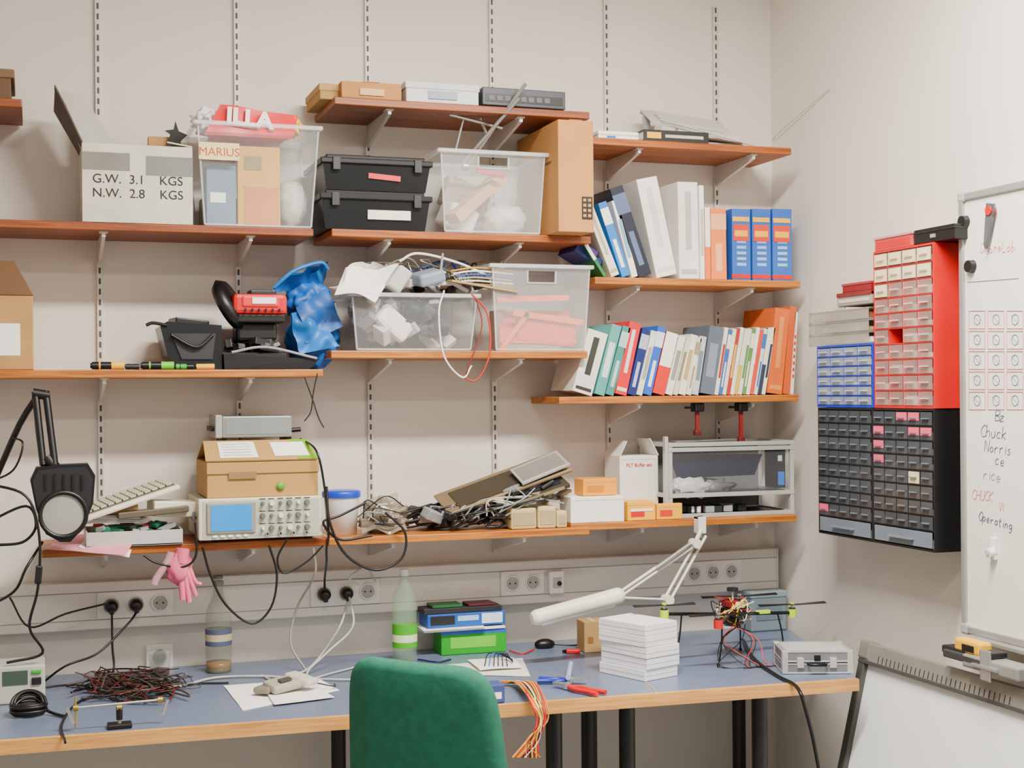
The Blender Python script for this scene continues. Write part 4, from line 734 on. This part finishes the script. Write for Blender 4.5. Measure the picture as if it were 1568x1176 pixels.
# ---------------- office chair ----------------
g=G('office_chair'); GC=mat('#08604a',.85,var=.15,scale=40,bump=.15)
cc=CAM+ray(644,1100)*2.95; cc.z=0; yaw=math.atan2(-sin(TH),cos(TH))-rad(30)
M=Matrix.Translation(cc)@Matrix.Rotation(yaw,4,'Z')
def padback(w,z0,z1,th,y0,m,curve):
    vs=[];fs=[]
    rings=[(-1,.90),(-.8,.97),(-.3,1.0),(.3,1.0),(.8,.97),(1,.90)]
    for yy,sc in rings:
        for i in range(48):
            t=2*math.pi*i/48; cx_=abs(cos(t))**(.30)*(1 if cos(t)>0 else -1); cz_=abs(sin(t))**(.30)*(1 if sin(t)>0 else -1)
            hw=w/2*sc*(1+.10*(-cz_)); px=cx_*hw; pz=(z0+z1)/2+cz_*(z1-z0)/2*(1-(1-sc)*w/(z1-z0)); vs.append((px,y0+yy*th/2+curve*(px/w*2)**2*1.0+.04*((pz-z0)/(z1-z0))*-1,pz))
    for r_ in range(len(rings)-1):
        for i in range(48): fs.append(((r_+1)*48+i,(r_+1)*48+(i+1)%48,r_*48+(i+1)%48,r_*48+i))
    for side,base_ in((0,0),(1,(len(rings)-1)*48)):
        prev=list(range(base_,base_+48)); czm=(z0+z1)/2
        for sc in(.75,.5,.25):
            o=len(vs)
            for i in range(48):
                v=vs[base_+i]; px=v[0]*sc; pz=czm+(v[2]-czm)*sc; bul=(1-sc)*.012*(-1 if side==0 else 1)
                vs.append((px,y0+(-1 if side==0 else 1)*th/2+curve*(px/w*2)**2-.04*((pz-z0)/(z1-z0))+bul,pz))
            cur=list(range(o,o+48))
            for i in range(48): q=(prev[i],prev[(i+1)%48],cur[(i+1)%48],cur[i]); fs.append(q if side==0 else q[::-1])
            prev=cur
        fs.append(tuple(prev) if side==0 else tuple(prev)[::-1])
    g.add(vs,fs,m,True,M=M)
padback(.385,.52,1.026,.06,0,GC,.05)
g.bx(-.03,.03,.0,.03,.38,.62,BLACK,.004,M@Matrix.Translation((0,.03,0))); g.bx(-.03,.03,.03,.25,.38,.40,BLACK,.004,M)
g.bx(-.23,.23,.05,.49,.42,.49,GC,.03,M); g.bx(-.2,.2,.08,.46,.405,.422,BLACK,.004,M)
def L(x,y,z): return M@Vector((x,y,z))
g.cyl(L(0,.27,.1),L(0,.27,.405),.025,BLACK)
for i in range(5):
    t=2*math.pi*i/5+.3; e=L(.28*cos(t),.27+.28*sin(t),.075); g.tube([L(0,.27,.11),e],.018,BLACK,sub=1,n=8); q=L(.28*cos(t),.27+.28*sin(t),.028); g.cyl(q+Vector((-.012,0,0)),q+Vector((.012,0,0)),.027,DARK); g.cyl(q,e,.008,METAL)
g.done()
# ---------------- right wall: drawer cabinets ----------------
CR=mat('#eadcae',.6); PL=mat('#f05478',.5); DKF=mat('#101114',.4); DRW=mat('#4c525a',.2,alpha=.7); HND=mat('#6c747c',.3)
def cab(name,uf,un,z0,z1,cols,rows,fm,dm,xf=2.36,bottom=0,fill=None,ya=None,yb=None,hm=None,bm=None):
    ya=X(uf,600,xf).y if ya is None else ya; yb=X(un,600,xf).y if yb is None else yb
    dep=(WX-.002-xf)
    M=Matrix.Translation((xf,ya,z0))@Matrix.Rotation(rad(-90),4,'Z'); W=abs(yb-ya); H=z1-z0
    g=G(name,M); t=.006; hm=hm or dm; bm=bm or dm
    g.bx(t,W-t,dep-.004,dep,0,H,fm); g.bx(0,t,0,dep,0,H,fm,.001); g.bx(W-t,W,0,dep,0,H,fm,.001); g.bx(t,W-t,0,dep-.004,0,t,fm); g.bx(t,W-t,0,dep-.004,H-t,H,fm)
    hb=H*.13 if bottom else 0; cw=(W-2*t)/cols; rh=(H-2*t-hb)/rows
    for r_ in range(rows):
        zz=t+hb+r_*rh; g.bx(t,W-t,.0005,dep-.005,zz-.0015,zz+.0015,fm)
        for c_ in range(cols):
            xx=t+c_*cw; 
            if r_==0 and c_>0: g.bx(xx-.0015,xx+.0015,.0008,dep-.005,t+hb,H-t,fm)
            rr=rows-1-r_
            sp=fill(rr,c_) if fill else None
            if sp=='open': continue
            g.bx(xx+.003,xx+cw-.003,-.002,.0004,zz+.003,zz+rh-.003,dm)
            g.bx(xx+cw*.25,xx+cw*.75,-.010,-.002,zz+rh*.46,zz+rh*.54,hm)
            g.bx(xx+.003,xx+cw-.003,.001,dep*.8,zz+.002,zz+.003,dm)
            ct=random.choice([mat('#a8a090'),mat('#6a5c50'),mat('#c0b8a8'),mat('#50504e'),mat('#8a7a68')]) 
            if random.random()<.8: g.bx(xx+.005,xx+cw-.005,.006,dep*.6,zz+.003,zz+.003+rh*random.uniform(.25,.6),ct)
            if sp: g.bx(xx+.004,xx+cw-.004,-.0032,-.0021,zz+(.35*rh if sp is not CR else .1*rh),zz+rh*.88,sp)
    if bottom:
        bw=(W-2*t)/bottom
        for c_ in range(bottom):
            xx=t+c_*bw; g.bx(xx+.006,xx+bw-.006,-.003,.001,t+.004,t+hb-.004,bm,.001); g.bx(xx+bw*.3,xx+bw*.7,-.016,-.003,t+hb*.4,t+hb*.5,bm,.001); g.bx(xx+.006,xx+bw-.006,.006,dep*.7,t+.002,t+hb*.5,mat('#7a848c'))
    g.done(); return ya,yb
xf=2.36
zb_=X(1250,815,xf).z; zt_=X(1340,625,xf).z
BM_=mat('#7a8694',.25,alpha=.85)
y1_,ym=cab('parts_drawer_cabinet',1252,1335,zb_,zt_,5,8,DKF,DRW,bottom=1,hm=HND,bm=BM_,fill=lambda r,c:PL if (r,c)==(7,0) else None)
cab('parts_drawer_cabinet',None,1430,zb_,zt_,5,8,DKF,DRW,bottom=1,hm=HND,bm=BM_,ya=ym-.001,fill=lambda r,c:(CR if (r,c)==(4,3) else (PL if (r,c) in {(0,2),(0,3),(1,0),(1,3),(1,4),(2,0),(3,0)} else None)))
RF=mat('#cc0206',.4); RD=mat('#e0b8b0',.15,alpha=.22)
zr=X(1385,378,xf).z
def rf(r,c):
    if (r<2) or (r,c)==(2,0): return CR
    if (r,c)==(5,1): return 'open'
cab('parts_drawer_cabinet',None,1431,zt_+.001,zr,4,10,RF,RD,ya=X(1338,500,xf).y,fill=rf,hm=mat('#f0d8d4',.2,alpha=.6))
zbl=X(1290,528,xf).z
cab('parts_drawer_cabinet',None,None,zt_+.001,zbl,4,6,mat('#062cc0',.4),mat('#b8c8e0',.15,alpha=.32),ya=X(1251,600,xf).y,yb=X(1337,500,xf).y+.003,hm=mat('#e4ecf4',.2,alpha=.7))
def rw(name,ua,ub,vb,vt,xa,dep,m,parts=None,z0=None):
    ya=X(ua,500,xa).y; yb=X(ub,500,xa).y; zt=X((ua+ub)/2,vt,xa).z; z0=z0 if z0 is not None else X((ua+ub)/2,vb,xa).z
    g=G(name); 
    if m: g.bx(xa,xa+dep,yb,ya,z0,zt,m,.003)
    if parts: parts(g,xa,ya,yb,z0,zt)
    g.done(); return z0,zt
ORG=mat('#c4c0b0',.2,alpha=.45)
def po(g,xa,ya,yb,z0,zt):
    n=7
    for j in range(3):
        zz=z0+(zt-z0)*j/3; h3=(zt-z0)/3; g.bx(xa-.012,xa+.11,yb-.0,ya+.004,zz+.0,zz+.004,ORG); g.bx(xa-.010,xa-.008,yb,ya+.003,zz+.004,zz+h3-.003,ORG); g.bx(xa-.012,xa+.11,yb-.0,ya+.004,zz+h3-.004,zz+h3-.001,ORG)
        for i in range(n): 
            yy=ya+(yb-ya)*(i+.5)/n; g.bx(xa+.004,xa+.08,yy-.014,yy+.014,zz+.005,zz+.012+random.random()*.016,random.choice([mat('#8a7c50'),GREY,mat('#5c5448'),WHITE,mat('#a05040'),mat('#b8a060')]))
            yw=ya+(yb-ya)*i/n; g.bx(xa-.008,xa+.1,yw-.001,yw+.001,zz+.004,zz+h3-.004,ORG)
    g.bx(xa-.006,xa+.0,ya+.004,ya+.012,z0,zt,mat('#a09c8c')); g.bx(xa-.006,xa,(ya+yb)/2-.03,(ya+yb)/2+.03,zt-.001,zt+.008,LG,.002)
_,zo=rw('small_parts_organizer',1244,1334,528,474,2.38,.1,None,po,z0=zbl+.001)
_,zo2=rw('small_carton',1282,1334,470,447,2.37,.1,mat('#9f9488',.6),lambda g,xa,ya,yb,z0,zt:(g.bx(xa-.001,xa,yb+.01,ya-.01,z0+.01,zt-.02,mat('#d9d0c0')),g.bx(xa-.002,xa+.1,yb,ya,zt-.012,zt+.0005,mat('#7e2a2c'))),z0=zo+.0085)
rw('red_plastic_box',1290,1333,447,433,2.38,.09,mat('#8a1a22',.4),lambda g,xa,ya,yb,z0,zt:g.bx(xa-.002,xa+.092,yb-.001,ya+.001,zt-.006,zt+.001,mat('#a83038')),z0=zo2+.001)
_,zq=rw('pink_plastic_tray',1340,1398,385,360,2.365,.12,mat('#d4484c',.3,alpha=.85),lambda g,xa,ya,yb,z0,zt:(g.bx(xa-.003,xa+.123,yb-.001,ya+.002,zt-.005,zt+.001,mat('#c88a8c',.3)),g.bx(xa-.001,xa,yb+.01,ya-.01,z0+.006,zt-.012,RED)),z0=zr+.001)
rw('black_plastic_case',1400,1462,370,347,2.365,.12,BLACK,lambda g,xa,ya,yb,z0,zt:(g.bx(xa-.003,xa+.12,yb-.002,ya+.0005,zt-.012,zt-.008,DARK),g.bx(xa-.004,xa,(ya+yb)/2-.01,(ya+yb)/2+.01,z0+.012,z0+.022,GREY)),z0=zr+.001)
# ---------------- whiteboard ----------------
xw=2.405; ya=X(1471,600,xw).y; zt_=X(1467,298,xw).z; zb_=X(1475,968,xw).z
M=Matrix.Translation((xw,ya,zb_))@Matrix.Rotation(rad(-90),4,'Z'); W=1.8; H=zt_-zb_
g=G('whiteboard',M); FR=mat('#a9abaa',.35,.5)
g.bx(.018,W-.018,.004,.022,.02,H-.02,mat('#e8e7e0',.25,var=.03),0); 
for a in((0,W,0,.02),(0,W,H-.02,H)): g.bx(a[0],a[1],-.004,.024,a[2],a[3],FR,.003)
for a in(0,W-.018): g.bx(a,a+.018,-.0045,.0245,.001,H-.001,FR,.003)
for a in((-.004,.028,-.004,.028),(-.004,.028,H-.024,H+.004)): g.bx(a[0],a[1],-.006,.025,a[2],a[3],mat('#a9aaa8'),.006)
for xx in(.15,W-.15):
    for zz in(.12,H-.12): g.cyl((xx,.022,zz),(xx,WX-xw-.002,zz),.012,GREY)
def wb(u,v): p=X(u,v,xw+.004); return (ya-p.y, p.z-zb_)
def disk(u,v,r,m,h=.012): a,b=wb(u,v); g.cyl((a,.004,b),(a,-h,b),r,m,r*.9,n=20)
disk(1479,340,.018,BLACK); disk(1489,408,.018,BLACK); 
a,b=wb(1524,840); g.bx(a-.01,a+.01,-.006,.004,b-.03,b+.03,WHITE,.003); g.cyl((a,0,b-.01),(a,-.02,b-.01),.012,WHITE); g.cyl((a,-.02,b-.01),(a,-.024,b-.01),.008,LG)
a,b=wb(1523,322); g.cyl((a,-.008,b),(a,-.012,b),.018,mat('#505258')); g.prism([(a-.012,-.004,b+.02),(a+.014,-.004,b+.015),(a+.006,-.004,b-.03),(a-.018,-.004,b-.10),(a-.024,-.004,b-.09)],(0,-.010,0),mat('#54565a',.4)); g.cyl((a,-.0,b),(a,-.018,b-.002),.012,RED)
RK=mat('#e08084',.6); BK=mat('#4a5066',.6)
# handwriting as thin pen strokes (5x7-ish polyline glyphs)
GLY={'B':[[(0,0),(0,1),(.5,.9),(.5,.6),(0,.5),(.6,.35),(.5,.05),(0,0)]],'z':[[(0,.5),(.5,.5),(0,0),(.55,.02)]],'C':[[(.6,.85),(.3,1),(0,.6),(.05,.2),(.3,0),(.6,.12)]],'h':[[(0,1),(0,0)],[(0,.4),(.25,.55),(.4,.4),(.42,0)]],'u':[[(0,.5),(.02,.1),(.2,0),(.4,.15),(.42,.5)],[(.42,.5),(.45,0)]],'c':[[(.4,.45),(.2,.55),(0,.3),(.1,.03),(.4,.08)]],'k':[[(0,1),(0,0)],[(.4,.55),(.02,.28),(.45,0)]],'N':[[(0,0),(.02,1),(.5,0),(.55,1)]],'o':[[(.2,.5),(0,.25),(.2,0),(.42,.25),(.2,.5)]],'r':[[(0,.5),(.03,0)],[(.02,.35),(.2,.52),(.35,.45)]],'i':[[(.1,.5),(.1,0)],[(.1,.7),(.11,.73)]],'s':[[(.35,.5),(.1,.45),(.1,.3),(.32,.22),(.28,.02),(0,.04)]],'e':[[(.02,.25),(.4,.3),(.25,.52),(.03,.35),(.1,.03),(.4,.08)]],'D':[[(0,0),(0,1),(.45,.8),(.55,.4),(.3,.05),(0,0)]],'n':[[(0,.5),(0,0)],[(0,.35),(.22,.52),(.38,.4),(.4,0)]],'L':[[(0,1),(0,0),(.5,0)]],'a':[[(.4,.45),(.15,.5),(0,.2),(.2,0),(.4,.2),(.4,.5)],[(.4,.3),(.48,0)]],'b':[[(0,1),(0,0),(.3,.02),(.42,.25),(.2,.45),(0,.3)]],'H':[[(0,0),(0,1)],[(.5,0),(.5,1)],[(0,.5),(.5,.5)]],'U':[[(0,1),(.02,.15),(.25,0),(.5,.15),(.52,1)]],'K':[[(0,1),(0,0)],[(.5,1),(.02,.45),(.55,0)]],'V':[[(0,1),(.25,0),(.5,1)]],'I':[[(.1,1),(.1,0)]],'O':[[(.3,1),(0,.6),(.1,.1),(.4,0),(.62,.5),(.5,.9),(.3,1)]],'p':[[(0,.5),(0,-.4)],[(0,.4),(.25,.52),(.4,.25),(.2,0),(0,.08)]],'t':[[(.2,.9),(.18,.05),(.35,.02)],[(0,.6),(.4,.62)]],'g':[[(.4,.45),(.15,.5),(0,.25),(.2,.02),(.4,.2),(.42,.5),(.4,-.3),(.05,-.35)]]}
def wt(s,u,v,size,m,dr=.05):
    a,b=wb(u,v); x=0
    for i,ch in enumerate(s):
        for st in GLY.get(ch,[]):
            jx=random.uniform(-.03,.03); jz=random.uniform(-.05,.05)
            g.tube([(a+(x+px+.18*pz+jx)*size,.0036,b+(pz+jz)*size-(x*dr)*size) for px,pz in st],.0011,m,n=4,sub=3)
        x+=.68 if ch not in 'i' else .35
wt('DroneLab',1502,388,.026,RK,.05); wt('Bz',1524,645,.028,BK); wt('Chuck',1502,668,.032,BK); wt('Norris',1508,692,.030,BK); wt('ce',1524,712,.03,BK); wt('rice',1506,734,.032,mat('#8a8c92')); wt('CHUCK',1489,764,.026,RK,.0); wt('VI',1530,782,.022,RK); wt('Operating',1499,796,.024,BK,.12)
def ln(p,q,m,r=.0012): a,b=wb(*p);c,d_=wb(*q); g.tube([(a,.0035,b),(c,.0035,d_)],r,m,n=4,sub=1)
for j in range(5):
    for i in range(4):
        u_=1484+i*29; v_=476+j*31; 
        for p_,q_ in(((u_,v_),(u_+25,v_)),((u_+25,v_),(u_+25,v_+27)),((u_+25,v_+27),(u_,v_+27)),((u_,v_+27),(u_,v_))): ln(p_,q_,mat('#e08a8c'))
        a,b=wb(u_+12.5,v_+13.5); g.tube([(a+.014*cos(t*.785),.0035,b+.014*sin(t*.785)) for t in range(9)],.0009,BK,n=4,sub=1); ln((u_+6,v_+6),(u_+18,v_+20),mat('#9a9ca2'),.0008)
ln((1482,432),(1560,426),mat('#9a9ca2'))
g.bx(.05,W-.05,-.03,.0,-.012,.0,FR,.002)
g.done()
# ---------------- leaning board lower right ----------------
xe_=2.35; pA=X(1325,982,xe_); 
g=G('leaning_presentation_board'); top=pA.z; lean=math.atan(.24)
M=Matrix.Translation((xe_,pA.y,top))@Matrix.Rotation(rad(-90),4,'Z')@Matrix.Rotation(-lean,4,'X')
Hh=(top)/cos(lean)-.008; W=1.5
FD=mat('#4a4a46',.5,.2); FB=mat('#8f8c84',.45,.3)
g.bx(.001,W-.001,.004,.019,-Hh+.001,-.002,mat('#eceff2',.3,var=.02),0,M); g.bx(0,W,-.012,.02,-.055,0,FB,.004,M); g.bx(.001,W,-.014,-.008,-.062,-.052,FD,.001,M)
g.bx(-.0,.032,-.0125,.0205,-Hh,-.001,FD,.004,M); g.bx(W-.032,W,-.0125,.0205,-Hh,-.001,FD,.004,M); g.bx(0,W,-.012,.02,-Hh,-Hh+.035,FD,.004,M)
g.bx(-.004,.05,-.016,.024,-.05,.004,mat('#77756e',.4),.006,M)
for i in range(30): g.bx(.1+i*.02,.1015+i*.02,-.0135,-.011,-.05,-.03,DARK,0,M)
sup=M@Vector((W/2,.02,-.02)); g.cyl(sup,(WX-.002,sup.y,sup.z),.01,FD)
g.done()
g=G('board_hinge_bracket'); p=X(1525,1030,2.33)
g.bx(p.x-.03,p.x+.03,p.y-.12,p.y+.10,p.z-.0,p.z+.035,mat('#9e9f9c',.4,.4),.006); g.bx(p.x-.035,p.x-.028,p.y-.02,p.y+.02,p.z-.02,p.z+.06,METAL,.003); g.bx(p.x-.04,p.x-.03,p.y-.05,p.y+.05,p.z+.01,p.z+.02,METAL,.002); g.bx(p.x-.02,p.x+.02,p.y+.10,p.y+.2,p.z+.02,p.z+.04,DARK,.004); g.done()
g=G('yellow_tape_measure'); p=X(1490,990,2.33); g.bx(p.x-.02,p.x+.02,p.y-.055,p.y+.055,p.z-.018,p.z+.018,YEL,.008); g.bx(p.x-.022,p.x-.018,p.y-.03,p.y+.02,p.z-.012,p.z+.006,BLACK,.002); g.bx(p.x-.02,p.x+.03,p.y-.1,p.y-.05,p.z-.015,p.z+.0,DARK,.003); g.bx(p.x-.03,p.x+.03,p.y-.08,p.y+.09,p.z-.04,p.z-.0185,mat('#3a3a3c'),.004); g.done()
# ---------------- lights ----------------
for i,(lx,ly,e) in enumerate(((1.35,-1.9,190),(.4,-3.5,50))):
    g=G('ceiling_lamp'); g.bx(lx-.65,lx+.65,ly-.1,ly+.1,3.13,3.199,WHITE,.01); g.bx(lx-.62,lx+.62,ly-.07,ly+.07,3.124,3.131,mat('#ffffff',.4,var=0,emis=3)); g.done()
    l=bpy.data.lights.new('fluorescent_light','AREA'); l.shape='RECTANGLE'; l.size=1.3; l.size_y=.25; l.energy=e; l.color=(1,.93,.83); o=bpy.data.objects.new('fluorescent_light',l); o.location=(lx,ly,3.11); bpy.context.collection.objects.link(o)
w=bpy.data.worlds.new('World'); bpy.context.scene.world=w; w.use_nodes=True; w.node_tree.nodes['Background'].inputs[0].default_value=(1,.965,.92,1); w.node_tree.nodes['Background'].inputs[1].default_value=.62
# ---------------- camera ----------------
cd=bpy.data.cameras.new('camera'); co=bpy.data.objects.new('camera',cd); bpy.context.collection.objects.link(co)
cd.sensor_width=36; cd.lens=f/1568*36; cd.shift_y=(600-588)/1568
Mx=Matrix((cr,cu,-F)).transposed().to_4x4(); Mx.translation=CAM; co.matrix_world=Mx
bpy.context.scene.camera=co
